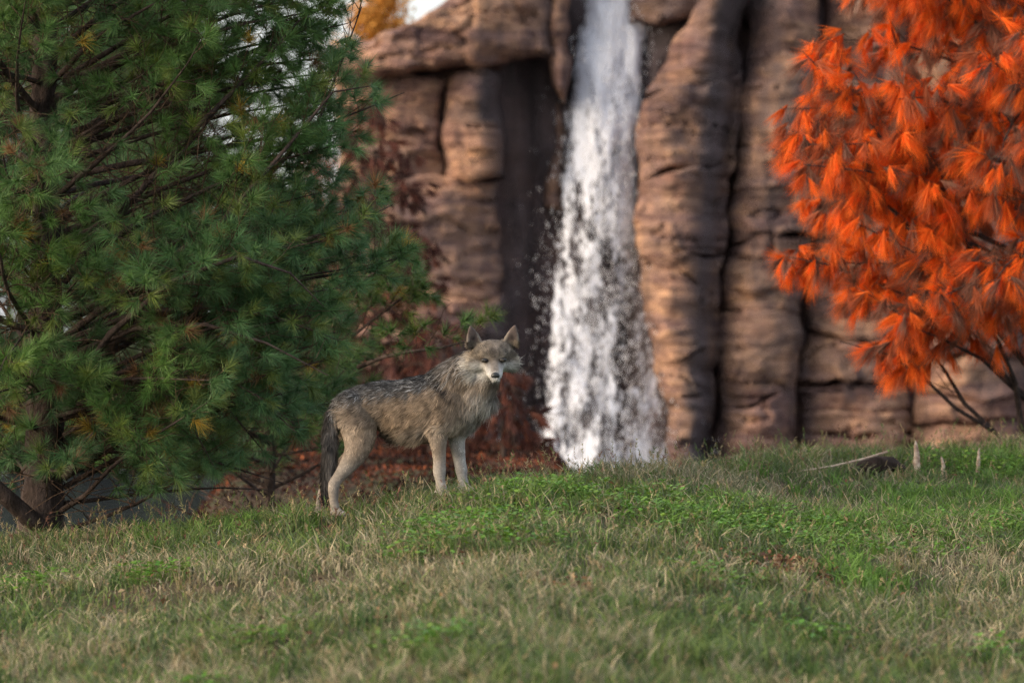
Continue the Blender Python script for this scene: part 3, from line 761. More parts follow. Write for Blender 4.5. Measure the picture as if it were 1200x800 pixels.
def russet_cols(pos, rng):
    n = len(pos); k = rng.random((n, 1))
    c = np.where(k < .6, np.array([.105, .043, .033]), np.array([.165, .060, .040]))
    c = np.where(k > .88, np.array([.055, .032, .025]), c)
    return c * rng.uniform(.6, 1.3, (n, 1))
def rus(px, py, y, h, r, n, seed, label, keep=None, needles=60):
    b = at(px, py, y); b[2] = float(terrain(b[0], b[1])) - .03
    return conifer('russet_shrub', b, h, lambda hh, a: np.interp(hh / h, [0, .3, .7, 1], [.8 * r, r, .65 * r, .12]), n, seed, label, russet_cols, needles=needles, z0=.12, keep=keep, width=.007, trunk_r=.03, leafl=(.10, .17), el0=.35, flat=True, dens=1.5)
rus(440, 540, 20.0, 3.45, .85, 62, 41, 'tall russet-brown conifer against the left end of the cliff')
rus(505, 540, 17.0, 1.15, .55, 20, 43, 'low russet bush behind the back of the wolf')
rus(590, 552, 14.0, .85, .38, 16, 47, 'low dark russet bush below the head of the wolf, by the waterfall')
print('CYPRESS', no)

# ------------------------------------------------------------------ background trees beyond the cliff's left end
m_bleaf = leaf_mat('autumn_leaves', trans=.35, rough=.6, spec=.2)
def leaf_tree(name, base, height, crown_z, rad, n, colr, seed, label, leaf=.07, squash=1.0, trunk_r=.08):
    rng = np.random.default_rng(seed)
    root = empty(name, tuple(base)); tag(root, label, 'tree')
    zz = np.linspace(-.3, height * .92, 10)
    T = np.stack([base[0] + .08 * vnoise(zz * .7, seed + 0 * zz), base[1] + 0 * zz, base[2] + zz], -1)
    lines = []
    v, f = tubes([(T, trunk_r * (1.05 - np.clip(zz / height, 0, 1)))], 8); adopt(root, mesh_np('trunk', v, f, m_bark, smooth=True))
    ends = []
    for i in range(22):
        h = crown_z * .7 + (height * .9 - crown_z * .7) * (i / 22)
        p0 = np.array([np.interp(h, zz, T[:, 0]), base[1], base[2] + h])
        P = curve_branch(p0, i * 2.4, rng.uniform(.3, .9), rad * rng.uniform(.6, 1.0) * math.sin(math.pi * min(1, .25 + .75 * i / 22)), rng, 7, wig=.12)
        lines.append((P, np.linspace(.025, .006, 7))); ends += [sample_line(P, t)[0] for t in (.35, .5, .65, .8, .9, .99)]
    v, f = tubes(lines, 4); adopt(root, mesh_np('limbs', v, f, m_bark, smooth=True))
    ends = np.array(ends); c = ends[rng.integers(0, len(ends), n)] + rng.normal(0, .14 * rad, (n, 3))
    d = nrm(rng.normal(size=(n, 3)) + np.array([0, 0, -.3])); s = nrm(np.cross(d, rng.normal(size=(n, 3)))); l = leaf * rng.uniform(.6, 1.3, (n, 1))
    vv = np.stack([c, c + d * l * .5 + s * l * .35, c + d * l, c + d * l * .5 - s * l * .35], 1).reshape(-1, 3)
    ff = (np.arange(n) * 4)[:, None] + np.arange(4)[None]
    cc = np.repeat(np.array(colr) * rng.uniform(.6, 1.3, (n, 1)), 4, 0)
    o = mesh_np('crown', vv, ff, m_bleaf, col=cc); adopt(root, o); o['kind'] = 'stuff'
    return root
def gb(px, y): 
    p = at(px, 500, y); p[2] = float(terrain(p[0], p[1])) - .05; return p
leaf_tree('autumn_tree', gb(447, 44), 7.4, 5.0, 1.0, 5000, (.55, .26, .05), 61, 'thin golden autumn tree showing above the left end of the cliff', leaf=.10)
leaf_tree('pink_leaved_sapling', gb(372, 36), 4.6, 2.6, .8, 900, (.42, .16, .11), 62, 'thin sapling with sparse pinkish leaves beyond the large pine', leaf=.09, trunk_r=.04)
leaf_tree('dark_evergreen', gb(20, 40), 7.6, 1.2, 3.2, 15000, (.045, .075, .03), 63, 'dark green tree far behind the trunk of the large pine', leaf=.16)
leaf_tree('dark_evergreen', gb(160, 38), 7.0, 1.0, 1.7, 14000, (.05, .075, .03), 64, 'dark green tree far behind the middle of the large pine', leaf=.16)
leaf_tree('dark_evergreen', gb(345, 42), 3.4, 1.0, 1.6, 7000, (.06, .07, .03), 65, 'low dark green tree far behind the outer boughs of the large pine', leaf=.14)

for k, (px_s, lab) in enumerate([(15, 'added dark low shrub on the far shore directly behind the pine trunk'), (120, 'added dark low shrub on the far shore right of the pine trunk'), (225, 'added dark low shrub on the far shore beside the leafy bank'), (340, 'added dark low shrub on the far shore behind the small pine')]):
    leaf_tree('added_shore_shrub', gb(px_s, 31.0 + .6 * (k % 2)), 2.3, .15, 1.3, 5000, (.035, .05, .022), 70 + k, lab, leaf=.12, trunk_r=.04)  # low hedge added so the pond mirrors dark leaves instead of bright sky

# ------------------------------------------------------------------ grass
m_grass = leaf_mat('grass_blades', trans=.3, rough=.6, spec=.25)
rng = np.random.default_rng(77)
def scatter(n, y0=-10.5, y1=9.5, seed=0):
    """points on the visible hillside, denser where the picture is finer"""
    rng = np.random.default_rng(seed)
    y = y0 + (y1 - y0) * rng.random(int(n * 1.6)); hw = .112 * (y + 25) + 1.0
    x = rng.uniform(-1, 1, len(y)) * hw
    yc = _smooth_interp(x, CX, CY); ok = y < yc + 1.3
    x, y = x[ok], y[ok]
    return x[:n], y[:n]
x, y = scatter(222000, seed=1)
cl = .6 * fbm(x * 6, y * 6, 3.0, 2) + .6 * fbm(x * 1.7, y * 1.7, 13.0, 2); tuft = np.clip(.45 + .9 * cl, 0, 1.5)
soil = np.zeros_like(x)
for (a, b, yy, sx, sy) in [(930, 640, -2.6, .28, .35), (675, 702, -5.0, .10, .25), (640, 690, -4.7, .22, .2), (150, 640, -.8, .3, .2), (800, 665, -3.6, .12, .15)]:
    q = at(a, b, yy); soil = np.maximum(soil, np.exp(-((x - q[0]) / sx) ** 2 - ((y - yy) / sy) ** 2))
ok = (rng.random(len(x)) < .30 + .7 * np.clip(tuft, 0, 1)) & (rng.random(len(x)) > .85 * soil)
x, y, tuft = x[ok], y[ok], tuft[ok]; n = len(x)
z = terrain(x, y)
az = rng.uniform(0, 2 * np.pi, n); tl_ = np.abs(rng.normal(.35, .25, n))
d1 = nrm(np.stack([np.cos(az) * tl_, np.sin(az) * tl_, np.ones(n)], -1))
bend = rng.uniform(.2, 1.3, n)
d2 = nrm(d1 + np.stack([np.cos(az) * bend, np.sin(az) * bend, -.45 * bend], -1))
dryn = fbm(x * .9 + 3, y * .6, 7.0, 4) + .7 * fbm(x * 4.5, y * 4.0, 9.0, 2) + .10 - .55 * sstep(-.9, -1.6, x) * sstep(-2.2, -.6, y)
ln = rng.uniform(.045, .14, n) * (.5 + .85 * tuft)
green = np.array([.075, .118, .034]); green2 = np.array([.115, .165, .040]); blue = np.array([.085, .112, .058]); straw = np.array([.34, .285, .185]); olive = np.array([.150, .148, .078])
gk = rng.random((n, 1)); gn = fbm(x * 1.6, y * 1.2, 11.0, 3)[:, None]
c = np.where(gk < .35 + .4 * gn, green2, green); c = np.where(gk > .75, blue, c)
pdry = np.clip(.46 + .6 * dryn, .06, .92)[:, None]; k2 = rng.random((n, 1))
c = np.where(k2 < pdry, olive, c); c = np.where(k2 < pdry * .48, straw, c)
c = c * rng.uniform(.72, 1.5, (n, 1))
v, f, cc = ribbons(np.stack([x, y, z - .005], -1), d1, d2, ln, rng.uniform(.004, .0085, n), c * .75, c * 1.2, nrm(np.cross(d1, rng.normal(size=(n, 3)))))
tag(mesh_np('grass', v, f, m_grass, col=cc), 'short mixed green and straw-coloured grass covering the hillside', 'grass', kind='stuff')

# longer tufts along the crest and scattered
x, y = scatter(2600, seed=2); keepc = rng.random(len(x)) < .55 + .4 * fbm(x * 2, y * 2, 5.0, 2)
x, y = x[keepc], y[keepc]; nt_ = len(x); per = 16
X = np.repeat(x, per) + rng.normal(0, .022, nt_ * per); Yv = np.repeat(y, per) + rng.normal(0, .022, nt_ * per); n = len(X)
az = rng.uniform(0, 6.283, n); tl_ = np.abs(rng.normal(.3, .22, n)); d1 = nrm(np.stack([np.cos(az) * tl_, np.sin(az) * tl_, np.ones(n)], -1))
bend = rng.uniform(.3, 1.4, n); d2 = nrm(d1 + np.stack([np.cos(az) * bend, np.sin(az) * bend, -.5 * bend], -1))
tc = np.array([[.055, .10, .028], [.09, .15, .035], [.16, .155, .06], [.25, .20, .10]])[rng.choice(4, nt_, p=[.38, .3, .2, .12])]
c = np.repeat(tc, per, 0) * rng.uniform(.7, 1.25, (n, 1))
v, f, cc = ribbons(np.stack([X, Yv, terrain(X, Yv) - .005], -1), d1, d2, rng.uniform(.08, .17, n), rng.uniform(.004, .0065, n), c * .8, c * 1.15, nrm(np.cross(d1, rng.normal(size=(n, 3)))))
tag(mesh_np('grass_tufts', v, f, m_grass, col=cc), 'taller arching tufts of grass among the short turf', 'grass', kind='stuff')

# lush bright weeds on the right of the slope and near the clover
wx, wy = [], []
for (a, b, yy, sx, sy, cnt) in [(1000, 590, -.6, .40, .5, 90), (1150, 570, .6, .35, .7, 110), (1060, 575, 1.5, .5, .6, 70), (1180, 520, 4.6, .25, .6, 60), (860, 600, -1.1, .3, .35, 50), (640, 600, -.7, .15, .3, 30), (1010, 640, -2.6, .10, .3, 35), (280, 590, -.1, .4, .3, 30)]:
    q = at(a, b, yy); wx.append(rng.normal(q[0], sx, cnt)); wy.append(rng.normal(yy, sy, cnt))
wx, wy = np.concatenate(wx), np.concatenate(wy); per = 18; nw = len(wx)
X = np.repeat(wx, per) + rng.normal(0, .02, nw * per); Yv = np.repeat(wy, per) + rng.normal(0, .02, nw * per); n = len(X)
az = rng.uniform(0, 6.283, n); tl_ = np.abs(rng.normal(.28, .2, n)); d1 = nrm(np.stack([np.cos(az) * tl_, np.sin(az) * tl_, np.ones(n)], -1))
bend = rng.uniform(.3, 1.4, n); d2 = nrm(d1 + np.stack([np.cos(az) * bend, np.sin(az) * bend, -.5 * bend], -1))
c = np.repeat(np.array([.105, .195, .036]) * rng.uniform(.65, 1.3, (nw, 1)), per, 0) * rng.uniform(.75, 1.25, (n, 1))
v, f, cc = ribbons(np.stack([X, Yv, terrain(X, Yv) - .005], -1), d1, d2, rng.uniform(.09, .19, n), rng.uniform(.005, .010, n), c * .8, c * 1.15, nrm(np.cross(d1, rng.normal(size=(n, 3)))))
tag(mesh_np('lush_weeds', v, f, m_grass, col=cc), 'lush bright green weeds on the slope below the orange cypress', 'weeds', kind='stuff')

# seed heads: stalk + bristly head
x, y = scatter(1500, seed=3); n = len(x); z = terrain(x, y)
az = rng.uniform(0, 6.28, n); tl_ = np.abs(rng.normal(.2, .15, n)); d1 = nrm(np.stack([np.cos(az) * tl_, np.sin(az) * tl_, np.ones(n)], -1))
d2 = nrm(d1 + np.stack([np.cos(az) * .35, np.sin(az) * .35, 0 * az], -1)); ln = rng.uniform(.08, .19, n)
c = np.array([.27, .21, .11]) * rng.uniform(.6, 1.2, (n, 1))
b0 = np.stack([x, y, z], -1)
v, f, cc = ribbons(b0, d1, d2, ln, np.full(n, .003), c * .8, c)
tip = b0 + d1 * ln[:, None] * .5 + d2 * ln[:, None] * .5
hv, hf, hc = needle_shoots(tip - d2 * .02, d2, rng.uniform(.025, .055, n), np.full(n, .015), 16, np.array([.33, .255, .14]) * rng.uniform(.6, 1.2, (n, 1)), rng, width=.0035, spread=(.3, .9), droop=.2, flat=True)
tag(mesh_np('seed_grass', np.concatenate([v, hv]), np.concatenate([f, hf + len(v)]), m_grass, col=np.concatenate([cc, hc])), 'tan bristly seed heads on thin dry stalks', 'grass', kind='stuff')

# thin weed stalks with side sprigs standing up along the crest
n = 620; x = rng.uniform(-3.4, 3.9, n); y = _smooth_interp(x, CX, CY) + rng.uniform(-1.3, .45, n); z = terrain(x, y)
az = rng.uniform(0, 6.28, n); tl_ = np.abs(rng.normal(.15, .14, n)); d1 = nrm(np.stack([np.cos(az) * tl_, np.sin(az) * tl_, np.ones(n)], -1)); d2 = nrm(d1 + np.stack([np.cos(az) * .3, np.sin(az) * .3, 0 * az], -1)); ln = rng.uniform(.10, .24, n)
pal = np.array([[.16, .15, .06], [.26, .20, .11], [.17, .085, .06], [.09, .13, .04]])[rng.choice(4, n)] * rng.uniform(.7, 1.2, (n, 1)); b0 = np.stack([x, y, z], -1)
v, f, cc = ribbons(b0, d1, d2, ln, np.full(n, .0028), pal * .8, pal)
top_ = b0 + d1 * ln[:, None] * .5 + d2 * ln[:, None] * .2
hv, hf, hc = needle_shoots(top_, d2, ln * .3, rng.uniform(.012, .03, n), 12, pal * 1.15, rng, width=.004, spread=(.3, 1.0), droop=.3, flat=True)
tag(mesh_np('weed_stalks', np.concatenate([v, hv]), np.concatenate([f, hf + len(v)]), m_grass, col=np.concatenate([cc, hc])), 'thin upright weed stalks along the grassy crest', 'weeds', kind='stuff')

# dry fallen leaves and flakes caught in the turf
x, y = scatter(1700, seed=8)
for (a, b, yy, sx, sy, cnt) in [(930, 640, -2.6, .16, .2, 420), (675, 702, -5.0, .07, .15, 90), (650, 690, -4.7, .15, .12, 90), (1060, 590, -.4, .25, .12, 120)]:
    q = at(a, b, yy); x = np.concatenate([x, rng.normal(q[0], sx, cnt)]); y = np.concatenate([y, rng.normal(yy, sy, cnt)])
n = len(x)
d = nrm(np.stack([rng.normal(size=n), rng.normal(size=n), rng.normal(.1, .5, n)], -1)); sd_ = nrm(np.cross(d, rng.normal(size=(n, 3)) * .6 + [0, 0, 1.0])); l = rng.uniform(.015, .045, n)[:, None]
c0 = np.stack([x, y, terrain(x, y) + rng.uniform(.01, .06, n)], -1); up_ = np.cross(sd_, d) * l * .18
vv = np.stack([c0, c0 + d * l * .45 + sd_ * l * .32 + up_, c0 + d * l, c0 + d * l * .5 - sd_ * l * .30 + up_], 1).reshape(-1, 3)
pal = np.array([[.20, .085, .045], [.30, .17, .09], [.12, .06, .04], [.38, .27, .16]])
tag(mesh_np('fallen_leaves', vv, (np.arange(n) * 4)[:, None] + np.arange(4)[None], m_grass, col=np.repeat(pal[rng.choice(4, n)] * rng.uniform(.6, 1.2, (n, 1)), 4, 0)), 'small dry brown leaves caught in the turf', 'fallen leaves', kind='stuff')

# clover and broad-leaved weeds in bright green patches
m_clov = leaf_mat('clover_leaves', trans=.3, rough=.5, spec=.3)
pts = []
for (a, b, yy, sx, sy, cnt) in [(625, 600, -.6, .16, .35, 420), (560, 630, -2.0, .22, .35, 420), (520, 650, -2.9, .18, .3, 220), (870, 598, -1.0, .36, .45, 1100), (760, 600, -.9, .25, .4, 300),
                                (1000, 600, -.9, .35, .4, 600), (1170, 582, .0, .25, .4, 450), (840, 672, -3.8, .1, .15, 90), (180, 665, -2.5, .10, .1, 110), (20, 672, -2.2, .15, .2, 220), (1160, 520, 4.2, .3, .3, 350),
                                (500, 770, -6.9, .10, .12, 130), (950, 720, -5.4, .14, .15, 160), (300, 730, -5.6, .10, .12, 90), (1180, 720, -5.5, .12, .15, 90), (230, 780, -7, .10, .1, 90), (620, 660, -3.2, .15, .15, 110)]:
    q = at(a, b, yy); pts.append(np.stack([rng.normal(q[0], sx, cnt), rng.normal(yy, sy, cnt)], -1))
pts = np.concatenate(pts); n = len(pts); zt = terrain(pts[:, 0], pts[:, 1])
hh = rng.uniform(.035, .105, n); ctr = np.stack([pts[:, 0], pts[:, 1], zt + hh], -1)
cc0 = np.array([.115, .235, .028]) * rng.uniform(.6, 1.3, (n, 1)); cc0[:, 0] *= rng.uniform(.8, 1.3, n)
vs, fs, cs = [], [], []; base = 0
for k in range(3):
    a = rng.uniform(0, 6.28, n) * 0 + k * 2.094 + np.arange(n) * 1.7; d = nrm(np.stack([np.cos(a), np.sin(a), rng.uniform(-.2, .7, n)], -1)); s = nrm(np.cross(d, [0, 0, 1.0])); l = rng.uniform(.015, .034, n)[:, None]
    vv = np.stack([ctr, ctr + d * l * .6 + s * l * .5, ctr + d * l, ctr + d * l * .6 - s * l * .5], 1).reshape(-1, 3)
    vs.append(vv); fs.append((np.arange(n) * 4)[:, None] + np.arange(4)[None] + base); base += n * 4; cs.append(np.repeat(cc0, 4, 0))
sv, sf, sc = ribbons(np.stack([pts[:, 0], pts[:, 1], zt], -1), np.tile([[0, 0, 1.0]], (n, 1)), np.tile([[0, 0, 1.0]], (n, 1)), hh, np.full(n, .002), cc0, cc0)
o = mesh_np('clover', np.concatenate(vs + [sv]), [np.concatenate(fs), sf + base], m_clov, col=np.concatenate(cs + [sc]))
tag(o, 'bright green clover patches low in the turf', 'clover', kind='stuff')

# fallen orange needles and leaves on the bank and round the tree
m_lit = leaf_mat('leaf_litter', trans=.15, rough=.8, spec=.15)
n = 42000
x = rng.uniform(-3.2, 1.0, n); y = rng.uniform(6.0, 22, n); z = terrain(x, y); ok = z > POND_Z + .12
x, y, z = x[ok], y[ok], z[ok]; n = len(x)
d = nrm(np.stack([rng.normal(size=n), rng.normal(size=n), rng.normal(.25, .45, n)], -1)); s = nrm(np.cross(d, rng.normal(size=(n, 3)) * .5 + [0, 0, 1.0])); l = rng.uniform(.02, .06, n)[:, None]; c0 = np.stack([x, y, z + .015], -1)
vv = np.stack([c0, c0 + d * l * .5 + s * l * .3, c0 + d * l, c0 + d * l * .5 - s * l * .3], 1).reshape(-1, 3)
pal = np.array([[.19, .058, .030], [.32, .095, .035], [.11, .045, .03], [.06, .038, .028]]); pt = np.clip(fbm(x * 2.2, y * .9, 2.0, 3) * .8 + .45, 0, 1)
c = pal[rng.choice(4, n, p=[.4, .15, .3, .15])] * rng.uniform(.7, 1.3, (n, 1)) * (.12 + .85 * pt[:, None] ** 1.6)
tag(mesh_np('leaf_litter', vv, (np.arange(n) * 4)[:, None] + np.arange(4)[None], m_lit, col=np.repeat(c, 4, 0)), 'rusty orange leaf litter on the bank behind the wolf', 'leaf litter', kind='stuff')

# ------------------------------------------------------------------ small things on the hillside
m_pale, nt, out = newmat('pale_weathered_wood')
nz = noise(nt, mapping(nt, (6, 6, 14)), 3, 4, .6)
p = N(nt, 'ShaderNodeBsdfPrincipled', Roughness=.8); nt.links.new(ramp(nt, nz, [(.35, (.22, .13, .085)), (.6, (.52, .40, .30))]), p.inputs['Base Color']); nt.links.new(p.outputs[0], out.inputs[0])
m_dark = bark_mat('dark_rotten_wood', (.018, .012, .010), (.055, .038, .030), 14)
def stake(px, pt, pb, y, r, tilt, label, seed):
    rng = np.random.default_rng(seed); b = at(px, pb, y); b[2] = float(terrain(b[0], b[1])) - .02
    t = at(px + tilt, pt, y); P = np.array([b + (t - b) * s for s in np.linspace(0, 1, 9)])
    P[1:-1, 0] += rng.normal(0, .002, 7)
    rr = r * np.interp(np.linspace(0, 1, 9), [0, .6, .93, 1], [1, .92, .55, .12]) * (1 + .08 * rng.normal(size=9))
    v, f = tubes([(P, rr)], 8); v[:, 1] += .12 * (v[:, 0] - b[0])
    return tag(mesh_np('stake', v, f, m_pale, smooth=True), label, 'stake', 'pale stakes in the grass under the orange cypress')
stake(1076, 516, 562, 3.6, .022, -3, 'thickest pale wooden stake in the grass under the orange cypress', 1)
stake(1108, 534, 562, 3.8, .013, -5, 'short thin pale stake between two taller stakes', 2)
stake(1145, 524, 562, 3.9, .014, 3, 'slender tall pale stake nearest the trunk of the orange cypress', 3)

# rotten log with a dry stick lying over it
v, f = tubes([(np.array([at(990, 556, 3.4), at(1005, 549, 3.45), at(1025, 545, 3.5), at(1045, 545, 3.55), at(1062, 552, 3.6)]), np.array([.02, .045, .06, .05, .02]))], 12)
v = v + .022 * np.stack([fbm(v[:, 0] * 18, v[:, 2] * 18, v[:, 1] * 18 + i * 5, 3) for i in range(3)], -1)
tag(mesh_np('log', v, f, m_dark, smooth=True), 'short dark rotten log lying in the grass left of the stakes', 'log')
v, f = tubes([(np.array([at(872, 560, 3.0), at(925, 554, 3.1), at(975, 546, 3.25), at(1010, 538, 3.35), at(1040, 529, 3.45)]), np.array([.004, .005, .006, .007, .008]))], 6)
tag(mesh_np('stick', v, f, m_pale, smooth=True), 'long dry stick resting on the dark log in the grass', 'stick')
# single pale dead blade near the pine
b = at(250, 640, -.3); b[2] = float(terrain(b[0], b[1]))
t = at(259, 612, -.3)
v, f, cc = ribbons(np.array([b]), nrm(np.array([t - b])), nrm(np.array([t - b])), [np.linalg.norm(t - b)], [.016], np.array([[.55, .5, .42]]), None, np.array([[1.0, .2, 0]]))
tag(mesh_np('dead_blade', v, f, m_grass, col=cc), 'single pale dead grass blade standing in front of the pine', 'grass blade')

# ------------------------------------------------------------------ wolf
def catmull(P, m):
    P = np.asarray(P, float); Q = np.vstack([2 * P[0] - P[1], P, 2 * P[-1] - P[-2]]); out = []
    for i in range(1, len(Q) - 2):
        for t in np.linspace(0, 1, m, endpoint=False):
            out.append(.5 * ((2 * Q[i]) + (-Q[i - 1] + Q[i + 1]) * t + (2 * Q[i - 1] - 5 * Q[i] + 4 * Q[i + 1] - Q[i + 2]) * t * t + (-Q[i - 1] + 3 * Q[i] - 3 * Q[i + 1] + Q[i + 2]) * t ** 3))
    out.append(Q[-2]); return np.array(out)

WV, WF, WB = [], [], [0]
def addw(v, faces):
    WV.append(np.asarray(v, float)); WF.extend([[i + WB[0] for i in f] for f in faces]); WB[0] += len(v)
def chain(pts, a, b, side=(0, 1, 0), sides=16, m=4):
    """closed smooth tube with elliptical sections (a along side, b across) and rounded ends"""
    D = np.column_stack([np.asarray(pts, float), a, b]); D = catmull(D, m)
    P, A, B = D[:, :3], np.maximum(D[:, 3], .003), np.maximum(D[:, 4], .003)
    T = nrm(np.gradient(P, axis=0)); S = np.asarray(side, float)
    Sv = nrm(S - T * (T @ S)[:, None]); Uv = np.cross(T, Sv)
    rings = []
    ang = np.arange(sides) * 2 * np.pi / sides
    def ring(p, sv, uv, ra, rb): return p + np.cos(ang)[:, None] * sv * ra + np.sin(ang)[:, None] * uv * rb
    for th in (75, 50, 25):
        q = math.radians(th); e = min(A[0], B[0]); rings.append(ring(P[0] - T[0] * e * math.sin(q), Sv[0], Uv[0], A[0] * math.cos(q), B[0] * math.cos(q)))
    for i in range(len(P)): rings.append(ring(P[i], Sv[i], Uv[i], A[i], B[i]))
    for th in (25, 50, 75):
        q = math.radians(th); e = min(A[-1], B[-1]); rings.append(ring(P[-1] + T[-1] * e * math.sin(q), Sv[-1], Uv[-1], A[-1] * math.cos(q), B[-1] * math.cos(q)))
    n = len(rings); V = np.concatenate(rings); F = []
    for i in range(n - 1):
        for j in range(sides):
            j2 = (j + 1) % sides; F.append([i * sides + j, i * sides + j2, (i + 1) * sides + j2, (i + 1) * sides + j])
    F.append(list(range(sides))[::-1]); F.append([(n - 1) * sides + j for j in range(sides)])
    addw(V, F)
def ell(c, ax, R, nu=16, nv=10):
    V, F = [], []
    for i in range(nv + 1):
        th = math.pi * i / nv
        for j in range(nu):
            ph = 2 * math.pi * j / nu
            V.append(np.asarray(c) + R @ np.array([ax[0] * math.sin(th) * math.cos(ph), ax[1] * math.sin(th) * math.sin(ph), ax[2] * math.cos(th)]))
    for i in range(nv):
        for j in range(nu): F.append([i * nu + j, (i + 1) * nu + j, (i + 1) * nu + (j + 1) % nu, i * nu + (j + 1) % nu])
    addw(V, F)
K = 25.0 / FPX
def cp(rows):
    """rows: px, py, y, half-width m, half-height px"""
    P = [at(r[0], r[1], r[2]) for r in rows]; return P, [r[3] for r in rows], [r[4] * K for r in rows]
# trunk of the body
chain(*cp([(399, 480, .02, .050, 15), (409, 480, .02, .085, 22), (425, 478, .01, .105, 26), (446, 474, .0, .110, 27), (470, 479, .0, .120, 36), (494, 480, .0, .128, 40), (515, 476, .0, .125, 40), (535, 468, -.005, .115, 36), (552, 467, -.02, .10, 29), (564, 468, -.03, .075, 18)]))
# neck
chain(*cp([(520, 458, -.01, .10, 28), (540, 444, -.03, .098, 26), (556, 433, -.06, .092, 23), (569, 424, -.09, .08, 19)]))
chain(*cp([(556, 462, -.05, .085, 20), (566, 448, -.08, .075, 17), (574, 434, -.11, .06, 14)]))
def leg(rows):
    """rows: px, py, y, r px (and fore-aft factor)"""
    P = [at(r[0], r[1], r[2]) for r in rows]; chain(P, [r[3] * K * .82 for r in rows], [r[3] * K for r in rows])
def paw(x0, y0, fwd=1.0, s=1.0):
    z0 = float(terrain(x0, y0)) + .012
    chain([(x0 - .01, y0, z0 + .03), (x0 + .02 * fwd, y0, z0 + .026), (x0 + .05 * fwd, y0, z0 + .018)], [.027 * s, .034 * s, .028 * s], [.026, .026, .018])
    for k in (-1.5, -.5, .5, 1.5):
        chain([(x0 + .045 * fwd, y0 + k * .016 * s, z0 + .022), (x0 + .075 * fwd - abs(k) * .006, y0 + k * .019 * s, z0 + .014)], [.012, .011], [.016, .012], sides=8, m=2)
# near fore, far fore, near hind, far hind
leg([(528, 466, -.045, 24), (521, 488, -.070, 19), (514, 507, -.085, 13.5), (514, 524, -.095, 9.2), (515, 540, -.09, 7.6), (515, 553, -.085, 7.7), (516, 563, -.085, 5.9), (517, 571, -.085, 7)])
leg([(546, 476, .06, 22), (541, 496, .08, 16), (536, 512, .085, 10.5), (537, 528, .085, 8.4), (539, 542, .085, 7.2), (541, 552, .085, 7.2), (542, 560, .085, 5.8), (543, 567, .085, 7)])
leg([(413, 476, -.025, 23), (419, 496, -.045, 23), (421, 514, -.065, 19.5), (417, 530, -.09, 14.5), (407, 546, -.09, 10.2), (396, 560, -.09, 7.0), (391, 569, -.09, 7.0), (391, 584, -.09, 5.5), (393, 597, -.09, 5.7), (394, 604, -.09, 6.5)])
leg([(415, 480, .06, 22), (422, 505, .07, 19), (420, 526, .07, 13), (402, 545, .075, 9.5), (385, 560, .08, 7.2), (380, 572, .08, 6.4), (376, 588, .08, 5.8), (375, 602, .08, 6)])
for (px, py, yy) in [(516, 570, -.085), (542, 565, .085), (393, 602, -.09), (375, 602, .08)]:
    q = at(px, py, yy); paw(q[0], yy)
# hanging belly fold / inner thigh
chain(*cp([(446, 494, .03, .05, 10), (458, 505, .03, .045, 9), (474, 511, .02, .05, 7)]))
# tail
TAILP = [(398, 470, .0), (390, 482, -.01), (387, 500, -.02), (387, 522, -.03), (386, 545, -.03), (383, 566, -.03), (381, 586, -.03)]
chain([at(*p) for p in TAILP], [4.5 * K, 5 * K, 6 * K, 7 * K, 6.5 * K, 5 * K, 2.5 * K], [4.5 * K, 5 * K, 6 * K, 7 * K, 6.5 * K, 5 * K, 2.5 * K])

# head, turned to look at the camera
HC = at(577.5, 417, -.14)
hf = nrm(np.array([.07, -.95, -.27])); hr = nrm(np.array([1.0, 0, 0]) - hf * hf[0]); hu = np.cross(hr, hf) * -1
if hu[2] < 0: hu = -hu
HR = np.column_stack([hr, hf, hu])                 # columns: right, forward, up
HS = 1.07
def hp(r, f, u): return HC + (hr * r + hf * f + hu * u) * HS
ell(hp(0, -.010, .012), (.114, .082, .074), HR)                     # skull
ell(hp(0, .038, .018), (.074, .050, .046), HR)                   # forehead
for s in (-1, 1):
    ell(hp(s * .062, .004, -.034), (.048, .055, .050), HR)        # cheeks
    ell(hp(s * .043, .062, .012), (.022, .022, .013), HR)        # brow ridges
chain([hp(0, .03, -.035), hp(0, .085, -.038), hp(0, .135, -.046), hp(0, .175, -.052), hp(0, .192, -.055)], [.060, .054, .046, .039, .030], [.048, .041, .035, .030, .023], side=hr)
chain([hp(0, .03, -.070), hp(0, .10, -.076), hp(0, .165, -.080)], [.046, .034, .024], [.026, .019, .014], side=hr)
for s in (-1, 1):
    b0 = hp(s * .088, -.010, .045); t0 = hp(s * .114, -.004, .160)
    axis_ = t0 - b0; wv = nrm(hr * s * .9 - nrm(axis_) * (nrm(axis_) @ hr) * s); wv = nrm(wv + hf * .25); fv = nrm(np.cross(wv, axis_)); fv = fv if fv @ hf > 0 else -fv
    V, F = [], []; nr, na = 8, 9
    for i in range(nr):
        t = i / (nr - 1); w = .045 * (1 - t ** 1.7) ** .85 + .004; dep = .036 * (1 - t) + .009
        c = b0 + axis_ * t
        outer = [c + wv * w * math.cos(math.pi * j / (na - 1)) - fv * dep * math.sin(math.pi * j / (na - 1)) for j in range(na)]
        inn = [c + wv * w * .62 * math.cos(math.pi * j / (na - 1)) - fv * (max(dep - .027, .0) * math.sin(math.pi * j / (na - 1)) - .003) for j in reversed(range(na))]
        V += outer + inn
    R_ = 2 * na
    for i in range(nr - 1):
        for j in range(R_): F.append([i * R_ + j, i * R_ + (j + 1) % R_, (i + 1) * R_ + (j + 1) % R_, (i + 1) * R_ + j])
    F.append(list(range(R_))[::-1]); F.append([(nr - 1) * R_ + j for j in range(R_)])
    addw(V, F)

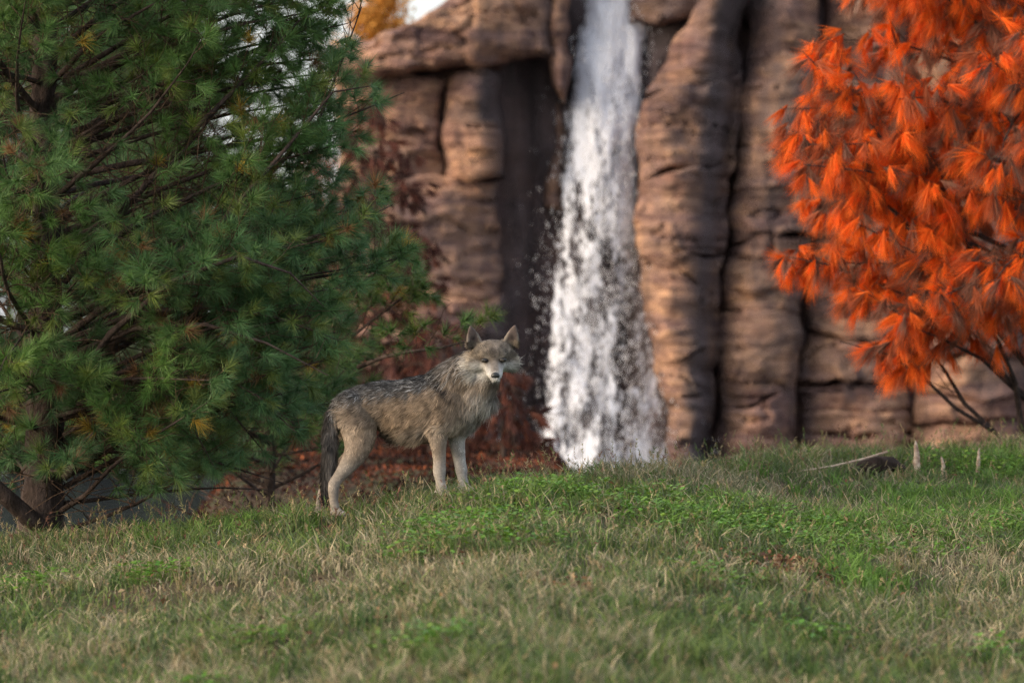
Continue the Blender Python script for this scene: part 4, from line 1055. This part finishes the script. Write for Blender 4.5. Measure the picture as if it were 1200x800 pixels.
tmp = bpy.data.meshes.new('tmp'); tmp.from_pydata(np.concatenate(WV).tolist(), [], WF); tmp.update()
import bmesh
bm = bmesh.new(); bm.from_mesh(tmp); bmesh.ops.recalc_face_normals(bm, faces=bm.faces); bm.to_mesh(tmp); bm.free()
to = bpy.data.objects.new('tmp', tmp); COL.objects.link(to)
md = to.modifiers.new('r', 'REMESH'); md.mode = 'VOXEL'; md.voxel_size = .0058; md.use_smooth_shade = True
md = to.modifiers.new('s', 'SMOOTH'); md.factor = .5; md.iterations = 5
dg = bpy.context.evaluated_depsgraph_get()
bme = bpy.data.meshes.new_from_object(to.evaluated_get(dg)); bpy.data.objects.remove(to); bpy.data.meshes.remove(tmp)
bme.name = 'body'
nV = len(bme.vertices); co = np.empty(nV * 3, np.float32); bme.vertices.foreach_get('co', co); co = co.reshape(-1, 3).astype(float)
# even out the swellings of head and trunk, leaving ears, muzzle tip and legs as they are
q = co - HC; r_, f_, u_ = q @ hr / HS, q @ hf / HS, q @ hu / HS
pxv = 600 + co[:, 0] * FPX / (co[:, 1] - CAMY); pyv = 400 - (co[:, 2] - CAMZ) * FPX / (co[:, 1] - CAMY)
wt = np.where((u_ > .066) & (np.abs(r_) > .04), 0, 1.0) * sstep(.14, .08, f_) * sstep(520, 500, pyv) * np.where(pxv < 398, 0, 1)
ed = np.empty(len(bme.edges) * 2, np.int32); bme.edges.foreach_get('vertices', ed); ed = ed.reshape(-1, 2)
deg = np.bincount(ed.ravel(), minlength=nV).astype(float)
for _ in range(14):
    acc = np.stack([np.bincount(ed[:, 0], co[ed[:, 1], k], nV) + np.bincount(ed[:, 1], co[ed[:, 0], k], nV) for k in range(3)], -1) / np.maximum(deg, 1)[:, None]
    co = co + (acc - co) * (.6 * wt)[:, None]
bme.vertices.foreach_set('co', co.astype(np.float32).ravel()); bme.update()
no_ = np.empty(nV * 3, np.float32); bme.vertices.foreach_get('normal', no_); no_ = no_.reshape(-1, 3).astype(float)

def wolf_fields(P, Nn, rng=None):
    """colour, hair length and hair direction at surface points"""
    D = P[:, 1] - CAMY; px = 600 + P[:, 0] * FPX / D; py = 400 - (P[:, 2] - CAMZ) * FPX / D
    q = P - HC; r, f, u = q @ hr / HS, q @ hf / HS, q @ hu / HS; ar = np.abs(r)
    nz = fbm(px / 9, py / 9, P[:, 1] * 12, 3); nz2 = fbm(px / 4, py / 6, P[:, 1] * 20 + 5, 2)
    hw = sstep(-.075, -.02, f) * sstep(.26, .20, np.sqrt(r * r + u * u + f * f)) * sstep(-.120, -.090, u) * np.where(u > .015, sstep(.165, .15, ar), sstep(.128, .112, ar))     # head weight
    ear = sstep(.066, .082, u) * sstep(.045, .06, ar) * sstep(.24, .22, np.sqrt(r*r+u*u)) * (f > -.12) * (f < .08)
    hw = np.maximum(hw, ear)
    top = np.interp(px, [380, 392, 410, 431, 480, 509, 542, 570], [470, 464, 453, 445, 436, 430, 414, 408])
    dep = (py - top) / 70.0 + .10 * nz                      # 0 at the spine .. 1 at the belly
    W = lambda c: np.array(c)[None, :]
    black, grey, lgrey, tan, tan2, cream, white = W((.016, .015, .016)), W((.080, .077, .074)), W((.22, .205, .19)), W((.30, .215, .14)), W((.24, .185, .135)), W((.42, .37, .31)), W((.55, .535, .51))
    mixw = lambda a, b, t: a * (1 - t[:, None]) + b * t[:, None]
    c = mixw(grey + 0 * P, tan + 0 * P, sstep(.22, .55, dep + .08 * nz2))
    c = mixw(c, W((.36, .29, .22)), sstep(.75, 1.1, dep) * sstep(440, 470, px))
    # pale shoulder and neck sides, grey withers
    neck = sstep(500, 530, px) * sstep(500, 478, py)
    c = mixw(c, W((.20, .155, .115)), neck * .85)
    c = mixw(c, W((.10, .078, .058)), neck * sstep(538, 548, px) * sstep(424, 434, py) * sstep(462, 446, py) * sstep(568, 556, px) * .55)
    c = mixw(c, lgrey, neck * sstep(.25, .02, dep) * .45)
    # dark bars behind the shoulder and across the saddle
    bar = np.exp(-((px - 519 - (py - 450) * .45 + 2 * nz) / 5.0) ** 2) * sstep(430, 438, py) * sstep(474, 460, py)
    c = mixw(c, black, bar * .95)
    sad = np.exp(-((py - top - 10 - 5 * nz) / 8.0) ** 2) * sstep(470, 480, px) * sstep(520, 508, px)
    c = mixw(c, black, np.clip(sad * (.8 + .5 * nz2), 0, .92))
    rump = sstep(.28, .05, dep) * sstep(470, 440, px); c = mixw(c, W((.06, .057, .055)), rump * .6)
    # chest
    chest = sstep(540, 560, px + .10 * (py - 480)) * sstep(444, 462, py)
    c = mixw(c, W((.46, .425, .385)), chest * .9)
    c = mixw(c, white, chest * sstep(485, 500, py) * sstep(545, 535, px) * .0)
    # legs
    fore = sstep(500, 508, py) * (px > 496)
    c = mixw(c, W((.27, .215, .165)), fore * .9); c = mixw(c, W((.40, .365, .325)), fore * sstep(525, 552, py) * .8)
    farf = fore * (P[:, 1] > .02); c = mixw(c, W((.50, .48, .45)), farf * .8)
    thigh = (px < 450) * sstep(462, 480, py); c = mixw(c, tan2, thigh * .75)
    c = mixw(c, W((.30, .25, .20)), thigh * sstep(480, 500, py) * np.exp(-((px - 405) / 9.0) ** 2) * .6)
    c = mixw(c, W((.34, .30, .26)), (px < 450) * sstep(525, 552, py) * .85)
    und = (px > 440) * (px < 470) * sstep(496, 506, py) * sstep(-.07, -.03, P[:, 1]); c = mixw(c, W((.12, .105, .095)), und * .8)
    # tail
    tx = np.interp(py, [470, 482, 500, 522, 545, 566, 586], [398, 390, 387, 387, 386, 383, 381])
    tail = (np.abs(px - tx) < 10.5) * (P[:, 1] > -.075) * (P[:, 1] < .035) * (px < 402) * sstep(466, 474, py) * (py < 597)
    tc = mixw(W((.16, .145, .13)) + 0 * P, black, np.clip(.25 + .45 * nz + .9 * sstep(3, -5, px - tx), 0, 1) * .9)
    tc = mixw(tc, black, sstep(560, 578, py)); c = mixw(c, tc, tail.astype(float))
    # head
    h = mixw(W((.225, .185, .145)) + 0 * P, W((.09, .076, .062)), np.clip(.45 + 1.3 * nz2, 0, 1) * .85)
    mask = sstep(-.004, -.028, u + .25 * (ar - .05))                     # pale cheeks
    h = mixw(h, white, mask * .92)
    muz = sstep(.075, .10, f); bridge = sstep(.030, .014, ar) * sstep(-.050, -.028, u) * sstep(.205, .175, f)
    h = mixw(h, white, muz * .7 * (1 - .7 * bridge)); h = mixw(h, W((.20, .165, .135)), bridge * .85)
    smear = np.exp(-(((ar - .04) / .018) ** 2 + ((u + .018) / .012) ** 2)) * sstep(.03, .05, f); h = mixw(h, W((.22, .185, .155)), smear * .55)
    stripe = sstep(.014, .005, ar) * sstep(.005, .02, u) * sstep(.055, .035, u) * sstep(.03, .05, f); h = mixw(h, black, stripe * .5)
    ey = np.exp(-(((ar - .044) / .025) ** 2 + ((u + .001) / .0145) ** 2)) * sstep(.03, .05, f); h = mixw(h, W((.05, .04, .035)), np.clip(ey * 1.5, 0, 1) * .92)
    brow = np.exp(-(((ar - .034) / .012) ** 2 + ((u - .014) / .007) ** 2)) * sstep(.03, .05, f); h = mixw(h, cream, brow * .5)
    line = sstep(.0, .012, u + .045) * 0
    ruff = sstep(.075, .095, ar) * sstep(.01, -.02, u); h = mixw(h, W((.50, .44, .36)), ruff * .6)
    ef = ear * sstep(.1, .5, Nn @ hf)
    edgef = sstep(.018, .030, np.abs(ar - (.088 + .23 * (u - .045))))
    h = mixw(h, W((.20, .165, .135)), ear); h = mixw(h, W((.16, .125, .115)), ef * (1 - edgef)); h = mixw(h, W((.05, .04, .04)), ef * np.exp(-((ar - .098) / .012) ** 2 - ((u - .095) / .016) ** 2) * .9); h = mixw(h, W((.33, .29, .25)), ef * edgef * .6)
    lg = np.maximum(fore, ((px < 450) & (py > 505)).astype(float)); c = c * (1 + lg * (.22 * nz + .18 * nz2))[:, None]
    h = h * (1 + .16 * nz2)[:, None]
    c = mixw(c, h, hw)
    # length
    ln = np.full(len(P), .042); ln = ln + .016 * neck + .012 * chest + .022 * sstep(.8, 1.05, dep) * sstep(455, 470, px) * sstep(512, 500, px)
    ln = ln * (1 - .55 * (thigh * sstep(490, 505, py))); ln = np.where(fore > .5, .020, ln)
    ln = ln * (1 - .62 * sstep(500, 530, py) * (px > 496)) if False else ln
    ln = np.where((fore > .2), np.interp(py, [500, 515, 530, 570], [.036, .022, .014, .011]), ln)
    ln = np.where((px < 450) & (py > 505), np.interp(py, [505, 530, 550, 600], [.024, .018, .013, .011]), ln)
    ln = np.where(tail > 0, np.interp(py, [466, 490, 560, 595], [.035, .055, .060, .050]), ln)
    hl = .016 - .006 * muz + .042 * sstep(.055, .085, ar) * sstep(.03, -.03, u) * (1 - ear); hl = np.where(ear > .3, .0045, hl); hl = np.where(muz > .5, .007, hl)
    hl = np.where((np.exp(-(((ar - .047) / .022) ** 2 + ((u) / .014) ** 2)) > .4) & (f > .03), .005, hl)
    ln = ln * (1 - hw) + hl * hw
    # direction
    d = np.zeros_like(P); d[:, 0] = -1.0; d[:, 2] = -.45 - .5 * sstep(.3, 1.0, dep)
    d = mixw(d, W((-.55, 0, -1.0)), neck); d = mixw(d, W((-.25, -.1, -1.0)), chest)
    legm = np.maximum(fore, ((px < 450) & (py > 500)).astype(float)); d = mixw(d, W((-.15, 0, -1.0)), legm)
    d = mixw(d, W((-.12, 0, -1.0)), (tail > 0).astype(float))
    nose = hp(0, .20, -.04); hd = nrm(P - nose); hd = hd + hr[None] * np.sign(r)[:, None] * (.5 * sstep(.04, .08, ar))[:, None] - hu[None] * (.35 * sstep(.0, -.04, u) * sstep(.04, .07, ar))[:, None]
    hd = mixw(hd, nrm(hu[None] + hr[None] * np.sign(r)[:, None] * .3), ear)
    d = mixw(d, hd, hw)
    lift = np.full(len(P), .32); lift = np.where(legm > .5, .15, lift); lift = np.where(tail > 0, .45, lift); lift = lift * (1 - hw) + (.22 + .75 * sstep(.07, .10, ar) * sstep(.04, .0, u) * (1 - ear)) * hw
    return c, ln, d, lift, hw

wc, wl, wd_, wlift, whw = wolf_fields(co, no_)
m_skin, nt, out = newmat('wolf_undercoat')
a = N(nt, 'ShaderNodeAttribute', attribute_name='Col'); p = N(nt, 'ShaderNodeBsdfPrincipled', Roughness=.9); p.inputs['Specular IOR Level'].default_value = .1
nt.links.new(mixc(nt, .5, a.outputs['Color'], ramp(nt, noise(nt, mapping(nt, (1, 1, 1)), 90, 3), [(.3, (.4, .4, .4)), (.7, (1, 1, 1))]), 'MULTIPLY'), p.inputs['Base Color']); nt.links.new(p.outputs[0], out.inputs[0])
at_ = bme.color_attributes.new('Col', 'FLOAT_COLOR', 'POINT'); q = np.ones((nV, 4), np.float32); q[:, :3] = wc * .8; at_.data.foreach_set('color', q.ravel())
bme.materials.clear(); bme.materials.append(m_skin)
wolf = bpy.data.objects.new('wolf', bme); COL.objects.link(wolf)
tag(wolf, 'grey and tan wolf standing side-on on the grass crest, head turned to the viewer', 'wolf')

m_fur = leaf_mat('wolf_fur', trans=.12, rough=.65, spec=.2)
rng = np.random.default_rng(9)
bme.calc_loop_triangles(); nt3 = len(bme.loop_triangles); tri = np.empty(nt3 * 3, np.int32); bme.loop_triangles.foreach_get('vertices', tri); tri = tri.reshape(-1, 3)
A_ = co[tri[:, 0]]; e1, e2 = co[tri[:, 1]] - A_, co[tri[:, 2]] - A_
area = .5 * np.linalg.norm(np.cross(e1, e2), axis=1); wgt = area * (1 + 2.2 * whw[tri[:, 0]])
NH = 120000
ti = rng.choice(nt3, NH, p=wgt / wgt.sum()); a, b = rng.random(NH), rng.random(NH); fl_ = a + b > 1; a[fl_], b[fl_] = 1 - a[fl_], 1 - b[fl_]
hp_ = A_[ti] + e1[ti] * a[:, None] + e2[ti] * b[:, None]; hn = nrm(no_[tri[ti, 0]] * (1 - a - b)[:, None] + no_[tri[ti, 1]] * a[:, None] + no_[tri[ti, 2]] * b[:, None])
q_ = hp_ - HC; eye_r = ((np.abs(q_ @ hr / HS) - .047) / .022) ** 2 + ((q_ @ hu / HS) / .0150) ** 2
okh = ~((eye_r < 1) & (q_ @ hf / HS > .04)); hp_, hn = hp_[okh], hn[okh]; NH = len(hp_)
c, ln, d, lift, hw = wolf_fields(hp_, hn)
d = d - hn * np.sum(d * hn, 1)[:, None]; d = nrm(d + .22 * rng.normal(size=d.shape))
clump = fbm(hp_[:, 0] * 45, hp_[:, 2] * 45, hp_[:, 1] * 45, 2)
cl3 = np.stack([fbm(hp_[:, 0] * 28 + s, hp_[:, 2] * 28, hp_[:, 1] * 28, 2) for s in (0, 31, 67)], -1)
d = nrm(d + .5 * cl3 * (1 - .75 * hw)[:, None]); d = nrm(d - hn * np.sum(d * hn, 1)[:, None])
d1 = nrm(d + hn * (lift * 1.3)[:, None]); d2 = nrm(d + hn * (lift * .35)[:, None] + np.array([0, 0, -.15]))
side = nrm(np.cross(hn, d))
ln = ln * rng.uniform(.55, 1.2, NH) * (1 + .2 * clump) * np.where(rng.random(NH) < .12, 1.45, 1.0)
rnd = rng.random((NH, 1)); tipc = c * np.where(rnd < .16, .35, np.where(rnd > .86, 1.45, 1.08))
pxh = 600 + hp_[:, 0] * FPX / (hp_[:, 1] - CAMY); pyh = 400 - (hp_[:, 2] - CAMZ) * FPX / (hp_[:, 1] - CAMY)
saddle = (sstep(34, 8, pyh - np.interp(pxh, [380, 392, 410, 431, 480, 509, 542, 570], [470, 464, 453, 445, 436, 430, 414, 408])) * (1 - hw) * (pxh > 388))[:, None]
r2 = rng.random((NH, 1)); tipc = np.where(r2 < .42 * saddle, .012, np.where(r2 > 1 - .20 * saddle, .36, tipc))
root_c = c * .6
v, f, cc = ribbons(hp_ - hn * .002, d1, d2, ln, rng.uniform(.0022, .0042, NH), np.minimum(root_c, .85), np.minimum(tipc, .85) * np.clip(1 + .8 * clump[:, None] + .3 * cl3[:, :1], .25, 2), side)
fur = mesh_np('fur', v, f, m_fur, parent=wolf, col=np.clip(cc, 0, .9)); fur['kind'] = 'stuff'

def blob(name, c, ax, R, mat, pw=1.0):
    V, F = [], []; nu_, nv_ = 16, 10
    for i in range(nv_ + 1):
        th = math.pi * i / nv_
        for j in range(nu_):
            ph = 2 * math.pi * j / nu_; V.append(np.asarray(c) + R @ np.array([ax[0] * math.sin(th) * math.cos(ph), ax[1] * math.sin(th) * math.sin(ph), ax[2] * math.cos(th)]))
    for i in range(nv_):
        for j in range(nu_): F.append([i * nu_ + j, (i + 1) * nu_ + j, (i + 1) * nu_ + (j + 1) % nu_, i * nu_ + (j + 1) % nu_])
    return mesh_np(name, np.array(V), np.array(F), mat, parent=wolf, smooth=True)
def plain(name, col, rough=.3):
    m, nt, out = newmat(name); p = N(nt, 'ShaderNodeBsdfPrincipled', Roughness=rough); nz_ = noise(nt, mapping(nt, (1, 1, 1)), 120, 3)
    nt.links.new(ramp(nt, nz_, [(.3, tuple(.7 * q for q in col)), (.7, tuple(1.2 * q for q in col))]), p.inputs['Base Color']); nt.links.new(p.outputs[0], out.inputs[0]); return m
m_eye, m_nose, m_iris = plain('eye_dark', (.010, .008, .006), .5), plain('nose_skin', (.012, .012, .013), .35), plain('iris_amber', (.030, .019, .009), .45)
for s in (-1, 1):
    e = blob('eye', hp(s * .047, .0755, .000), (.0200, .0135, .0125), HR, m_eye)
    blob('iris', hp(s * .0465, .0825, -.001), (.0075, .007, .0065), HR, m_iris).parent = e
blob('nose', hp(0, .200, -.047), (.0245, .017, .0205), HR, m_nose)
blob('lip', hp(0, .186, -.077), (.022, .014, .006), HR, m_nose)
